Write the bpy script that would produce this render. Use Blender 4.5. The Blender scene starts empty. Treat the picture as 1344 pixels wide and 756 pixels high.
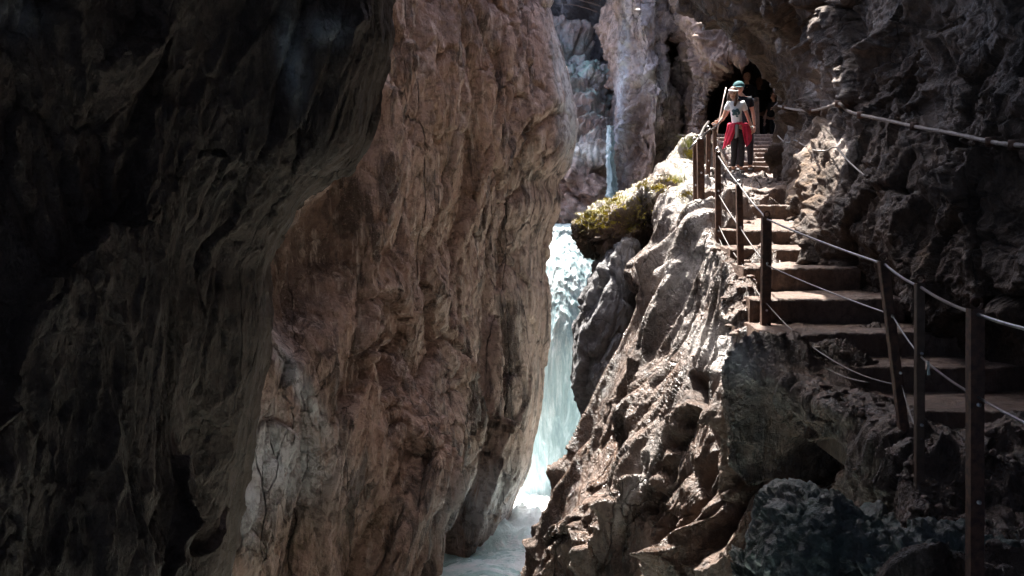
import bpy, bmesh, math, random
import numpy as np
from mathutils import Vector, Matrix, Euler

random.seed(7)
SC = bpy.context.scene
COL = SC.collection
F = 1500.0          # focal length in photo pixels (1344 wide)
HOR = 290.0         # photo row of the horizon
TH = math.atan((378 - HOR) / F)

def ray(px, py):
    px = np.asarray(px, float); py = np.asarray(py, float)
    r = (px - 672.0) / F; u = (378.0 - py) / F
    y = math.cos(TH) + u * math.sin(TH)
    z = -math.sin(TH) + u * math.cos(TH)
    return r, y, z

def W(px, py, D):
    """point seen at photo pixel px,py standing D metres ahead"""
    r, y, z = ray(px, py)
    D = np.asarray(D, float)
    return np.stack([r / y * D, D + 0 * r, z / y * D], -1)

def V(px, py, D):
    return Vector(W(px, py, D).tolist())

# ------------------------------------------------------------------ noise
_rng = np.random.RandomState(11)
_perm = _rng.permutation(256); _perm = np.concatenate([_perm, _perm, _perm])
_g = _rng.normal(size=(256, 3)); _g /= np.linalg.norm(_g, axis=1)[:, None]
_g = _g.astype(np.float32)
_j = _rng.rand(256, 3).astype(np.float32)
_n = _rng.normal(size=(256, 3)); _n /= np.linalg.norm(_n, axis=1)[:, None]
_n = _n.astype(np.float32)

def _h(x, y, z):
    return _perm[_perm[_perm[x & 255] + (y & 255)] + (z & 255)]

def perlin(P):
    P = np.asarray(P, np.float32)
    I = np.floor(P).astype(np.int64); f = P - I
    u = f * f * f * (f * (f * 6 - 15) + 10)
    out = 0
    for a in (0, 1):
        wx = u[:, 0] if a else 1 - u[:, 0]
        for b in (0, 1):
            wy = u[:, 1] if b else 1 - u[:, 1]
            for c in (0, 1):
                wz = u[:, 2] if c else 1 - u[:, 2]
                g = _g[_h(I[:, 0] + a, I[:, 1] + b, I[:, 2] + c)]
                out = out + wx * wy * wz * (g[:, 0] * (f[:, 0] - a) + g[:, 1] * (f[:, 1] - b) + g[:, 2] * (f[:, 2] - c))
    return out * 1.6

def fbm(P, octs=5, gain=.5, lac=2.03):
    s = 0; a = 1.0; q = np.asarray(P, np.float32)
    for k in range(octs):
        s = s + a * perlin(q + 17.3 * k); q = q * lac; a *= gain
    return s

def ridged(P, octs=4, gain=.5, lac=2.1):
    s = 0; a = 1.0; q = np.asarray(P, np.float32); w = 1.0
    for k in range(octs):
        n = 1 - np.abs(perlin(q + 9.1 * k)) * 1.8
        n = n * n * w; w = np.clip(n * 1.6, 0, 1)
        s = s + a * n; q = q * lac; a *= gain
    return s

def cells(P):
    """nearest-cell distance F1, border distance F2-F1, tilted facet height, per-cell random value"""
    P = np.asarray(P, np.float32)
    I = np.floor(P).astype(np.int64); f = P - I
    d1 = np.full(len(P), 9., np.float32); d2 = d1.copy()
    best = np.zeros(len(P), np.int64); vec = np.zeros_like(P)
    for a in (-1, 0, 1):
        for b in (-1, 0, 1):
            for c in (-1, 0, 1):
                h = _h(I[:, 0] + a, I[:, 1] + b, I[:, 2] + c)
                v = _j[h] + np.array([a, b, c], np.float32) - f
                d = np.sqrt((v * v).sum(1))
                m = d < d1
                d2 = np.where(m, d1, np.minimum(d2, d)); d1 = np.where(m, d, d1)
                best = np.where(m, h, best); vec[m] = -v[m]
    n = _n[best]
    return d1, d2 - d1, (vec * n).sum(1), _j[best][:, 0]

def sstep(a, b, x):
    t = np.clip((x - a) / (b - a), 0, 1); return t * t * (3 - 2 * t)

# ------------------------------------------------------------------ rock relief
def rot_axis(tilt_deg, az=0):
    """matrix whose local z follows beds leaning tilt degrees to the right (in the picture)"""
    return np.array((Matrix.Rotation(math.radians(az), 3, 'Z') @ Matrix.Rotation(math.radians(tilt_deg), 3, 'Y')))

def relief(P, s):
    R = rot_axis(s.get('tilt', 20), s.get('az', 0))
    Q = (P @ R).astype(np.float32) + s.get('seed', 0)
    st = s.get('stretch', 2.2)
    Q = Q * np.array([1, 1, 1 / st], np.float32)
    sc = s.get('scale', 1.0)
    Q = Q / sc
    wv = np.stack([perlin(Q * .9 + 5), perlin(Q * .9 + 31), perlin(Q * .9 + 77)], -1) * s.get('warp', .35)
    Qw = Q + wv
    d = s.get('big', .5) * fbm(Q * .45, 3)
    d += s.get('ridge', .25) * (ridged(Qw * .8, 3) - .8)
    f1, e1, t1, r1 = cells(Qw * 1.1)
    d += s.get('facet', .3) * (t1 + .35 * (r1 - .5))
    d -= s.get('crack', .12) * np.exp(-(e1 / .05) ** 2) * sstep(.0, .5, perlin(Q * .7 + 3) + .3)
    Q2 = Qw * np.array([1, 1, 1.3], np.float32)
    f2, e2, t2, r2 = cells(Q2 * 3.3 + .3 * np.stack([perlin(Q * 4), perlin(Q * 4 + 9), perlin(Q * 4 + 4)], -1))
    m = sstep(-.4, .4, fbm(Q * .8 + 50, 2))
    d += s.get('facet2', .11) * m * (t2 + .4 * (r2 - .5))
    d -= s.get('crack2', .03) * m * np.exp(-(e2 / .06) ** 2)
    d += s.get('mid', .05) * (ridged(Qw * 5, 3) - .8)
    f3, e3, t3, r3 = cells(Q2 * 11)
    d += s.get('facet3', .03) * (t3 + .3 * (r3 - .5))
    d += s.get('fine', .02) * fbm(Q * 14, 3)
    return d * sc

def catmull(ctrl, counts):
    """ctrl (K,...) -> samples along axis 0, counts per segment"""
    K = len(ctrl)
    out = []
    for i in range(K - 1):
        p0 = ctrl[max(i - 1, 0)]; p1 = ctrl[i]; p2 = ctrl[i + 1]; p3 = ctrl[min(i + 2, K - 1)]
        n = counts[i]
        t = (np.arange(n) / n).reshape((-1,) + (1,) * (ctrl.ndim - 1))
        T = .5
        m1 = (p2 - p0) * T; m2 = (p3 - p1) * T
        h = (2 * t**3 - 3 * t**2 + 1) * p1 + (t**3 - 2 * t**2 + t) * m1 + (-2 * t**3 + 3 * t**2) * p2 + (t**3 - t**2) * m2
        out.append(h)
    out.append(ctrl[-1][None])
    return np.concatenate(out, 0)

def grid_normals(G):
    du = np.gradient(G, axis=1); dv = np.gradient(G, axis=0)
    n = np.cross(du, dv); n /= np.linalg.norm(n, axis=2)[..., None] + 1e-9
    return n

def mesh_from(name, verts, faces, mat, attrs=None, smooth=True, parent=None, link=True):
    me = bpy.data.meshes.new(name)
    verts = np.asarray(verts, np.float32)
    if isinstance(faces, np.ndarray):
        nf = len(faces); k = faces.shape[1]
        me.vertices.add(len(verts)); me.vertices.foreach_set('co', verts.ravel())
        me.loops.add(nf * k); me.loops.foreach_set('vertex_index', faces.ravel().astype(np.int32))
        me.polygons.add(nf); me.polygons.foreach_set('loop_start', np.arange(0, nf * k, k, dtype=np.int32))
        me.update(calc_edges=True)
    else:
        me.from_pydata(verts.tolist(), [], [tuple(f) for f in faces])
    me.validate()
    if smooth:
        me.polygons.foreach_set('use_smooth', np.ones(len(me.polygons), bool))
    for k, v in (attrs or {}).items():
        a = me.attributes.new(k, 'FLOAT', 'POINT'); a.data.foreach_set('value', np.asarray(v, np.float32))
    me.materials.append(mat)
    o = bpy.data.objects.new(name, me)
    COL.objects.link(o)
    if parent: o.parent = parent
    return o

def tag(o, label=None, cat=None, group=None, kind=None):
    if label: o['label'] = label
    if cat: o['category'] = cat
    if group: o['group'] = group
    if kind: o['kind'] = kind
    return o

def blobs(px, py, lst):
    """soft patches: (cx, cy, rx, ry, angle_deg, amount)"""
    s = np.zeros_like(px)
    for cx, cy, rx, ry, an, am in lst:
        a = math.radians(an); dx = px - cx; dy = py - cy
        u = dx * math.cos(a) + dy * math.sin(a); v = -dx * math.sin(a) + dy * math.cos(a)
        s = np.maximum(s, am * np.exp(-((u / rx) ** 2 + (v / ry) ** 2)))
    return s

def project(P):
    """photo pixel of world points (used to place tinted marks and dents on a rock face)"""
    c, s_ = math.cos(TH), math.sin(TH)
    fwd = P[:, 1] * c - P[:, 2] * s_; up = P[:, 1] * s_ + P[:, 2] * c
    fwd = np.maximum(fwd, .1)
    return 672 + F * P[:, 0] / fwd, 378 - F * up / fwd

def rock_loft(name, rows, mat, style, space, back=(0, 3, 0), flip=False, pxfun=None, marks=None, damp=None, parent=None, edge_k=None, dents=None):
    """rows: list of lists of (px,py,D).  space: spacing in photo pixels (du, dv)"""
    C = np.array(rows, float)
    R, K, _ = C.shape
    vc = []
    for i in range(R - 1):
        a = W(*C[i].T); b = W(*C[i + 1].T); L = np.linalg.norm(a - b, axis=1) / (C[i, :, 2] + C[i + 1, :, 2]) * 2 * F
        vc.append(min(400, max(2, int(max(np.abs(C[i + 1, :, 1] - C[i, :, 1]).max(), np.median(L[1:-1])) / space[1]))))
    for i in range(R - 1):   # out of the picture: coarse
        if C[i, :, 1].max() < -30 and C[i + 1, :, 1].max() < 20 or C[i, :, 1].min() > 780: vc[i] = max(3, vc[i] // 4)
    A = catmull(C, vc)
    A = np.swapaxes(A, 0, 1)
    uc = []
    for j in range(K - 1):
        a = W(C[:, j, 0], C[:, j, 1], C[:, j, 2]); b = W(C[:, j + 1, 0], C[:, j + 1, 1], C[:, j + 1, 2])
        L = np.median(np.linalg.norm(a - b, axis=1)); D = np.median(C[:, j, 2] + C[:, j + 1, 2]) / 2
        uc.append(max(3, int(L / D * F / space[0])) if L / D * F < 2500 else 300)
    uu = [min(c, 420) for c in uc]; A = catmull(A, uu)
    A = np.swapaxes(A, 0, 1)
    if pxfun is not None: A = pxfun(A)
    G = W(A[..., 0], A[..., 1], A[..., 2])
    N = -grid_normals(G)
    if flip: N = -N
    nv, nu = G.shape[:2]
    P = G.reshape(-1, 3); n = N.reshape(-1, 3)
    d = relief(P, style); d = d - np.median(d)
    if edge_k is not None:
        cc = np.concatenate([j + np.arange(uu[j]) / uu[j] for j in range(K - 1)] + [[K - 1]])
        dm = 1 - style.get('hold', .6) * np.exp(-((cc - edge_k) / style.get('holdw', .55)) ** 2)
        d = (d.reshape(nv, nu) * dm[None]).ravel()
    if damp is not None:
        d = d * damp(A.reshape(-1, 3))
    if dents:
        a0, b0 = project(P)
        wob = perlin(np.stack([a0 / 30, b0 / 30, 0 * a0], -1)) * 9; wob2 = perlin(np.stack([a0 / 30, b0 / 30, 0 * a0 + 7], -1)) * 9
        for cx, cy, rx, ry, an, am in dents:
            g = blobs(a0 + wob, b0 + wob2, [(cx, cy, rx, ry, an, 1.)])
            d = d - am * sstep(.25, .75, g) * (1 if am < 0 else 1)
    P2 = P + n * d[:, None]
    px, py = project(P2)
    attrs = {'pale': np.zeros(len(P)), 'dark': np.zeros(len(P)), 'moss': np.zeros(len(P))}
    for k, lst in (marks or {}).items():
        attrs[k] = blobs(px, py, lst)
    attrs['relief'] = np.clip(d / (style.get('scale', 1) * .5) * .5 + .5, 0, 1)
    idx = np.arange(nv * nu).reshape(nv, nu)
    f = np.stack([idx[:-1, :-1], idx[1:, :-1], idx[1:, 1:], idx[:-1, 1:]], -1).reshape(-1, 4)
    if flip: f = f[:, ::-1]
    # skirt that gives the sheet the depth of the rock behind it
    loop = np.concatenate([idx[0, :], idx[1:, -1], idx[-1, :-1][::-1], idx[1:-1, 0][::-1]])
    sk = P2[loop] + np.array(back)
    cen = sk.mean(0)
    n0 = len(P2)
    P3 = np.concatenate([P2, sk, cen[None]])
    L = len(loop); a = np.arange(L); b = (a + 1) % L
    q = np.stack([loop[a], loop[b], n0 + b, n0 + a], -1)
    if flip: q = q[:, ::-1]
    cap = np.stack([n0 + a, n0 + b, np.full(L, n0 + L), np.full(L, n0 + L)], -1)
    allf = np.concatenate([f, q], 0)
    for k in attrs: attrs[k] = np.concatenate([attrs[k], np.zeros(L + 1)])
    o = mesh_from(name, P3, allf, mat, attrs, parent=parent)
    # cap: one polygon fan
    bm = bmesh.new(); bm.from_mesh(o.data); bm.verts.ensure_lookup_table()
    c = bm.verts[n0 + L]
    for i in range(L):
        try: bm.faces.new((bm.verts[n0 + int(a[i])], bm.verts[n0 + int(b[i])], c))
        except ValueError: pass
    bm.to_mesh(o.data); bm.free()
    return o

def boulder(name, c, rad, rot, mat, style, sub=6, marks=None, squash=None, parent=None, power=1.0):
    bm = bmesh.new(); bmesh.ops.create_icosphere(bm, subdivisions=sub, radius=1)
    P = np.array([v.co[:] for v in bm.verts]); faces = np.array([[v.index for v in f.verts] for f in bm.faces]); bm.free()
    # a squarish lump rather than a ball
    pw = style.get('pow', 3.0)
    P = P / (np.abs(P) ** pw).sum(1)[:, None] ** (1 / pw)
    M = np.array(Euler([math.radians(a) for a in rot]).to_matrix())
    n = P / np.linalg.norm(P, axis=1)[:, None]
    Pw = (P * np.array(rad)) @ M.T + np.array(c)
    nw = (n / np.array(rad)) @ M.T; nw /= np.linalg.norm(nw, axis=1)[:, None]
    d = relief(Pw, style)
    P2 = Pw + nw * d[:, None]
    px, py = project(P2)
    attrs = {'pale': np.zeros(len(P)), 'dark': np.zeros(len(P)), 'moss': np.zeros(len(P))}
    for k, lst in (marks or {}).items(): attrs[k] = blobs(px, py, lst)
    attrs['relief'] = np.clip(d / (style.get('scale', 1) * .5) * .5 + .5, 0, 1)
    return mesh_from(name, P2, faces, mat, attrs, parent=parent)

# ------------------------------------------------------------------ materials
class NT:
    def __init__(s, name):
        s.m = bpy.data.materials.new(name); s.m.use_nodes = True
        s.t = s.m.node_tree; s.t.nodes.clear()
        s.out = s.t.nodes.new('ShaderNodeOutputMaterial')
    def n(s, typ, **kw):
        nd = s.t.nodes.new(typ)
        for k, v in kw.items():
            if k.startswith('i_'):
                nd.inputs[k[2:].replace('_', ' ')].default_value = v
            else: setattr(nd, k, v)
        return nd
    def l(s, a, b): s.t.links.new(a, b)
    def val(s, x, sock):
        if hasattr(x, 'is_output') or isinstance(x, bpy.types.NodeSocket): s.l(x, sock)
        else: sock.default_value = x
    def math(s, op, a, b=None, clamp=False):
        nd = s.n('ShaderNodeMath', operation=op, use_clamp=clamp)
        s.val(a, nd.inputs[0])
        if b is not None: s.val(b, nd.inputs[1])
        return nd.outputs[0]
    def noise(s, vec, scale, detail=4, rough=.55, dist=0):
        nd = s.n('ShaderNodeTexNoise'); nd.inputs['Scale'].default_value = scale
        nd.inputs['Detail'].default_value = detail; nd.inputs['Roughness'].default_value = rough
        nd.inputs['Distortion'].default_value = dist
        s.l(vec, nd.inputs['Vector']); return nd.outputs['Fac']
    def ramp(s, fac, pts):
        nd = s.n('ShaderNodeValToRGB'); cr = nd.color_ramp
        while len(cr.elements) < len(pts): cr.elements.new(.5)
        for e, (p, c) in zip(cr.elements, pts):
            e.position = p; e.color = (c, c, c, 1) if isinstance(c, (int, float)) else (*c, 1)
        s.l(fac, nd.inputs[0]); return nd.outputs[0]
    def mix(s, fac, a, b, blend='MIX'):
        nd = s.n('ShaderNodeMix', data_type='RGBA', blend_type=blend)
        s.val(fac, nd.inputs[0])
        for x, k in ((a, 6), (b, 7)):
            if isinstance(x, tuple): nd.inputs[k].default_value = (*x, 1) if len(x) == 3 else x
            else: s.l(x, nd.inputs[k])
        return nd.outputs[2]
    def attr(s, name):
        nd = s.n('ShaderNodeAttribute', attribute_name=name); return nd.outputs['Fac']
    def mapped(s, rot=(0, 0, 0), scale=(1, 1, 1), loc=(0, 0, 0)):
        tc = s.n('ShaderNodeTexCoord')
        mp = s.n('ShaderNodeMapping'); mp.inputs['Rotation'].default_value = [math.radians(a) for a in rot]
        mp.inputs['Scale'].default_value = scale; mp.inputs['Location'].default_value = loc
        s.l(tc.outputs['Object'], mp.inputs[0]); return mp.outputs[0]

def rock_mat(name, base, dark, light, tilt=20, stretch=3.0, sc=1.0, rough=(.75, .35), bump=1.0, wet=.5,
             dark_amt=.5, light_amt=.5, moss_or_light_c=(.10, .11, .02), pale_c=(.45, .44, .42), base_moss=0.0, crack=.6, spec=.5, grain=1.0):
    t = NT(name)
    V0 = t.mapped()
    Vs = t.mapped(rot=(0, -tilt, 0), scale=(1, 1, 1 / stretch))
    n1 = t.noise(Vs, .55 * sc, 5, .6, .6)
    n2 = t.noise(Vs, 2.4 * sc, 6, .65, .8)
    n3 = t.noise(V0, 9 * sc, 5, .65, .3)
    n4 = t.noise(V0, 48 * sc, 4, .7)
    col = t.mix(t.ramp(n1, [(.35, 0.), (.62, 1.)]), base, tuple(b * .72 + l * .28 for b, l in zip(base, light)))
    da = t.math('MULTIPLY', t.ramp(n2, [(.50, 0.), (.60, 1.)]), dark_amt)
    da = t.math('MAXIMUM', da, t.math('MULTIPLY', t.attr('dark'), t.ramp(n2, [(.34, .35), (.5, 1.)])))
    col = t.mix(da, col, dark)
    # light mineral streaks
    st = t.noise(t.mapped(rot=(0, -tilt, 0), scale=(1, 1, 1 / (stretch * 2.2)), loc=(3, 1, 4)), 6.5 * sc, 5, .7, .5)
    la = t.math('MULTIPLY', t.ramp(st, [(.54, 0.), (.68, 1.)]), light_amt)
    col = t.mix(la, col, light)
    # pale mineral crust, and bright rims and glints painted pale
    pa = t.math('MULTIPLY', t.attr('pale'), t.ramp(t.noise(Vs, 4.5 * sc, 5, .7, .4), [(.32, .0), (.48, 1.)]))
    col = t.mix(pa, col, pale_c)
    # speckle
    col = t.mix(t.ramp(n3, [(.38, .55), (.52, 0.)]), col, dark)
    col = t.mix(t.ramp(n4, [(.55, 0.), (.75, .35)]), col, light)
    # moss, and the warm light painted on the cave wall
    geo = t.n('ShaderNodeNewGeometry'); sp = t.n('ShaderNodeSeparateXYZ'); t.l(geo.outputs['Normal'], sp.inputs[0])
    up = t.ramp(sp.outputs['Z'], [(.15, 0.), (.65, 1.)])
    mn = t.ramp(t.noise(V0, 3.5 * sc, 6, .7), [(.42, 0.), (.58, 1.)])
    ma = t.math('MULTIPLY', t.attr('moss'), t.math('ADD', t.math('MULTIPLY', up, .6), .4))
    ma = t.math('ADD', ma, base_moss)
    ma = t.math('MULTIPLY', ma, mn, clamp=True)
    mc = t.mix(n4, tuple(c * .55 for c in moss_or_light_c), tuple(min(1, c * 1.5) for c in moss_or_light_c))
    col = t.mix(ma, col, mc)
    # thin cracks
    vo = t.n('ShaderNodeTexVoronoi', feature='DISTANCE_TO_EDGE'); vo.inputs['Scale'].default_value = 1.5 * sc
    wn = t.n('ShaderNodeTexNoise'); wn.inputs['Scale'].default_value = 2.5 * sc; wn.inputs['Detail'].default_value = 5; t.l(Vs, wn.inputs['Vector'])
    vv = t.n('ShaderNodeVectorMath', operation='MULTIPLY_ADD'); t.l(wn.outputs['Color'], vv.inputs[0]); vv.inputs[1].default_value = (.4, .4, .4); t.l(Vs, vv.inputs[2])
    t.l(vv.outputs[0], vo.inputs['Vector'])
    ck = t.ramp(vo.outputs['Distance'], [(.0, 1.), (.014, 0.)])
    ck = t.math('MULTIPLY', ck, t.ramp(n1, [(.42, 0.), (.55, crack)]))
    col = t.mix(ck, col, tuple(d * .4 for d in dark))
    b = t.n('ShaderNodeBsdfPrincipled'); t.l(b.outputs[0], t.out.inputs[0]); t.l(col, b.inputs['Base Color'])
    wn2 = t.ramp(t.noise(Vs, 1.6 * sc, 4, .6), [(.42, 0.), (.60, 1.)])
    r = t.math('SUBTRACT', rough[0], t.math('MULTIPLY', t.math('MULTIPLY', wn2, wet), rough[0] - rough[1]))
    r = t.math('ADD', r, t.math('MULTIPLY', t.math('SUBTRACT', n4, .5), .25))
    t.l(r, b.inputs['Roughness']); b.inputs['Specular IOR Level'].default_value = spec
    h = t.math('ADD', t.math('MULTIPLY', n2, .10), t.math('MULTIPLY', n3, .045 * grain))
    h = t.math('ADD', h, t.math('MULTIPLY', n4, .014 * grain))
    h = t.math('ADD', h, t.math('MULTIPLY', t.noise(V0, 130 * sc, 3, .6), .004 * grain))
    h = t.math('ADD', h, t.math('MULTIPLY', st, .03))
    h = t.math('SUBTRACT', h, t.math('MULTIPLY', ck, .03))
    h = t.math('ADD', h, t.math('MULTIPLY', t.math('MULTIPLY', ma, n4), .03))
    bp = t.n('ShaderNodeBump'); bp.inputs['Strength'].default_value = bump; bp.inputs['Distance'].default_value = 1.0 / sc
    t.l(h, bp.inputs['Height']); t.l(bp.outputs[0], b.inputs['Normal'])
    return t.m

def simple_mat(name, col, rough=.6, metal=0, spec=.5, n_scale=0, n_amt=.3, bump=0, col2=None, trans=0):
    t = NT(name); b = t.n('ShaderNodeBsdfPrincipled'); t.l(b.outputs[0], t.out.inputs[0])
    b.inputs['Base Color'].default_value = (*col, 1); b.inputs['Roughness'].default_value = rough
    b.inputs['Metallic'].default_value = metal; b.inputs['Specular IOR Level'].default_value = spec
    if n_scale:
        v = t.mapped(); n = t.noise(v, n_scale, 5, .65)
        c2 = col2 or tuple(c * (1 - n_amt) for c in col)
        t.l(t.mix(t.ramp(n, [(.38, 0.), (.62, 1.)]), col, c2), b.inputs['Base Color'])
        if bump:
            bp = t.n('ShaderNodeBump'); bp.inputs['Strength'].default_value = .6; bp.inputs['Distance'].default_value = bump
            t.l(n, bp.inputs['Height']); t.l(bp.outputs[0], b.inputs['Normal'])
    if trans: b.inputs['Transmission Weight'].default_value = trans
    return t.m
# ------------------------------------------------------------------ camera, world, sun
cam_d = bpy.data.cameras.new('camera'); cam = bpy.data.objects.new('camera', cam_d); COL.objects.link(cam)
cam_d.sensor_width = 36; cam_d.lens = F / 1344 * 36; cam_d.clip_start = .05; cam_d.clip_end = 500
cam.location = (0, 0, 0); cam.rotation_euler = (math.pi / 2 - TH, 0, 0)
SC.camera = cam
TO_SUN = Vector((-.17, .34, .92)).normalized()
elev = math.asin(TO_SUN.z)
w = bpy.data.worlds.new('World'); SC.world = w; w.use_nodes = True
wt = w.node_tree; wt.nodes.clear()
sky = wt.nodes.new('ShaderNodeTexSky'); sky.sky_type = 'NISHITA'; sky.sun_disc = False
sky.sun_elevation = elev; sky.sun_rotation = math.atan2(TO_SUN.x, TO_SUN.y); sky.air_density = .6; sky.dust_density = 3.0; sky.ozone_density = .4
bg = wt.nodes.new('ShaderNodeBackground'); bg.inputs[1].default_value = .15
wo = wt.nodes.new('ShaderNodeOutputWorld'); wt.links.new(sky.outputs[0], bg.inputs[0]); wt.links.new(bg.outputs[0], wo.inputs[0])
sd = bpy.data.lights.new('sun', 'SUN'); sd.energy = 5; sd.angle = math.radians(.5); sd.color = (1, .93, .85)
so = bpy.data.objects.new('sun', sd); COL.objects.link(so); so.rotation_euler = TO_SUN.to_track_quat('Z', 'Y').to_euler()
so.location = (-5, 10, 20)
SC.view_settings.view_transform = 'Standard'; SC.view_settings.look = 'None'; SC.view_settings.gamma = 1
SC.view_settings.exposure = 2.35
SC.cycles.max_bounces = 7; SC.cycles.diffuse_bounces = 5; SC.cycles.volume_bounces = 1; SC.cycles.transparent_max_bounces = 16
SC.cycles.use_adaptive_sampling = True; SC.cycles.adaptive_threshold = .03; SC.cycles.use_denoising = True; SC.cycles.sample_clamp_indirect = 6

# ------------------------------------------------------------------ rock materials
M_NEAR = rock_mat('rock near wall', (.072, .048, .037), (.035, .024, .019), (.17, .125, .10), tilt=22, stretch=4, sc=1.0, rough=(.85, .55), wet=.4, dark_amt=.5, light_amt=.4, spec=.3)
M_MID = rock_mat('rock warm cliff', (.42, .25, .18), (.085, .048, .033), (.78, .60, .50), tilt=24, stretch=3.4, sc=.9, rough=(.75, .4), wet=.35, dark_amt=.95, light_amt=.75, crack=.7, bump=1.9, pale_c=(.74, .73, .73), moss_or_light_c=(.12, .11, .03))
M_BACK = rock_mat('rock brown back cliff', (.24, .155, .115), (.06, .04, .03), (.52, .40, .32), tilt=8, stretch=2.0, sc=.7, rough=(.7, .35), wet=.4, dark_amt=.7, light_amt=.5, pale_c=(.42, .46, .50))
M_FAR = rock_mat('rock far shaded face', (.20, .17, .16), (.07, .06, .055), (.40, .36, .34), tilt=10, stretch=1.6, sc=.6, dark_amt=.6, light_amt=.4, pale_c=(.45, .45, .45), moss_or_light_c=(.10, .19, .14))
M_LEDGE = rock_mat('rock wet ledge', (.095, .055, .036), (.022, .013, .008), (.26, .20, .165), tilt=32, stretch=3.2, sc=1.1, rough=(.55, .18), wet=1.0, dark_amt=.8, light_amt=.4, bump=1.4, pale_c=(.66, .63, .61), moss_or_light_c=(.22, .20, .03), spec=.6)
M_CAVE = rock_mat('rock cave wall', (.054, .035, .024), (.016, .011, .008), (.18, .13, .10), tilt=0, stretch=1.8, sc=1.2, rough=(.75, .4), wet=.6, spec=.35, dark_amt=.75, light_amt=.4, pale_c=(.5, .44, .40), moss_or_light_c=(.20, .13, .08))  # moss tint here is the ochre of the painted light patch
M_TEAL = rock_mat('rock mossy teal', (.11, .12, .11), (.035, .035, .032), (.28, .30, .28), tilt=0, stretch=1.0, sc=1.5, rough=(.6, .3), wet=.7, dark_amt=.6, light_amt=.4, moss_or_light_c=(.07, .13, .11), base_moss=.5)
M_GREY = rock_mat('rock grey wet', (.15, .15, .155), (.07, .07, .075), (.38, .38, .40), tilt=10, stretch=1.4, sc=1.2, rough=(.6, .3), wet=.7, dark_amt=.4, light_amt=.3)

# ------------------------------------------------------------------ near wall on the left (dark)
def row(py, *pts): return [(p[0], py, p[1]) for p in pts]
edge = {-150: 515, -60: 508, 0: 505, 60: 507, 120: 492, 180: 480, 215: 455, 235: 425, 270: 393, 292: 383, 350: 350, 420: 352, 500: 340, 600: 320, 680: 300, 760: 285, 900: 262, 1250: 240}
rows = []
for py, e in edge.items():
    k = 0.9 if py < 240 else 0
    rows.append(row(py, (-900, 2.2), (-250, 3.7), (60, 5.0), (230, 5.9), (e - 90, 6.6), (e - 14, 7.0), (e, 7.4), (e - 14, 8.4), (e - 160, 11.0)))
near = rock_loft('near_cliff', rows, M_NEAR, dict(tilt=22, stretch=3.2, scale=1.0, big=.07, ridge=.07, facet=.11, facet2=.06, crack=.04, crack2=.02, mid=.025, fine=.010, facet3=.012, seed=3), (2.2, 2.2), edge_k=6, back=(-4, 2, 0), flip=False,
    marks={'pale': [(383, 75, 15, 50, -8, 1.), (430, 40, 25, 20, 0, .9), (20, 20, 35, 30, 0, .4)]})
tag(near, 'dark shaded overhanging cliff filling the left edge', 'cliff')

# ------------------------------------------------------------------ warm cliff in the middle
E = {-80: 716, 0: 722, 60: 735, 110: 745, 150: 752, 185: 753, 215: 740, 240: 724, 270: 726, 310: 712, 350: 708, 390: 711, 440: 708, 480: 707, 530: 707, 580: 700, 610: 703, 650: 695, 685: 684, 710: 665, 760: 640, 900: 640, 1150: 640}
rows = []
for py, e in E.items():
    lo = float(sstep(430, 640, py))
    c3 = 560 + 35 * lo - (max(0, py - 650) * .40); d3 = 15.6 - 1.3 * lo
    c4 = (645 if lo < .01 else 645 - 38 * lo) - (max(0, py - 650) * .22); d4 = 17.6 - .4 * lo
    lf = 26 * float(sstep(560, 680, py)); c3 -= lf; c4 -= lf; e -= lf * .7
    lean = 3.0 if py < -200 else 0
    rows.append(row(py, (150, 10.5 + lean), (330, 11.6 + lean), (440, 12.8 + lean), (c3 - 45, 14.3 - .3 * lo + lean), (c3, d3 + lean), (c4, d4 + lean), (e - 35, 18.6 + lean), (e - 3, 19.6 + lean), (e - 8, 20.1), (e - 110, 20.5)))
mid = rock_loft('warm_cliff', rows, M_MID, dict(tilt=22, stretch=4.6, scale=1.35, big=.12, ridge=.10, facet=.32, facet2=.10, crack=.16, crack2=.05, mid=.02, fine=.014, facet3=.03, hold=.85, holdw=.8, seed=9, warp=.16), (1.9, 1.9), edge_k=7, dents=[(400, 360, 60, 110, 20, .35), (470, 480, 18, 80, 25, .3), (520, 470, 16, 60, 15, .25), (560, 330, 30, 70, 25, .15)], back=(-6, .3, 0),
    marks={'pale': [(350, 600, 90, 60, 20, 1.), (640, 660, 70, 45, -20, .8), (745, 130, 14, 130, -8, .9), (330, 660, 20, 60, 10, 1.), (400, 520, 80, 14, 60, .8)],  # tall strip at the right edge: silvery sky reflection painted pale
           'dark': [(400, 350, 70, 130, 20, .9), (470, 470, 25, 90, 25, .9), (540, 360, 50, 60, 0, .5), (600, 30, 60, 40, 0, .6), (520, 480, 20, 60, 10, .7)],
           'moss': [(440, 700, 150, 50, 0, .6), (590, 180, 60, 80, 0, .35)]})
tag(mid, 'warm brown cliff rising left of the waterfall', 'cliff')

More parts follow.
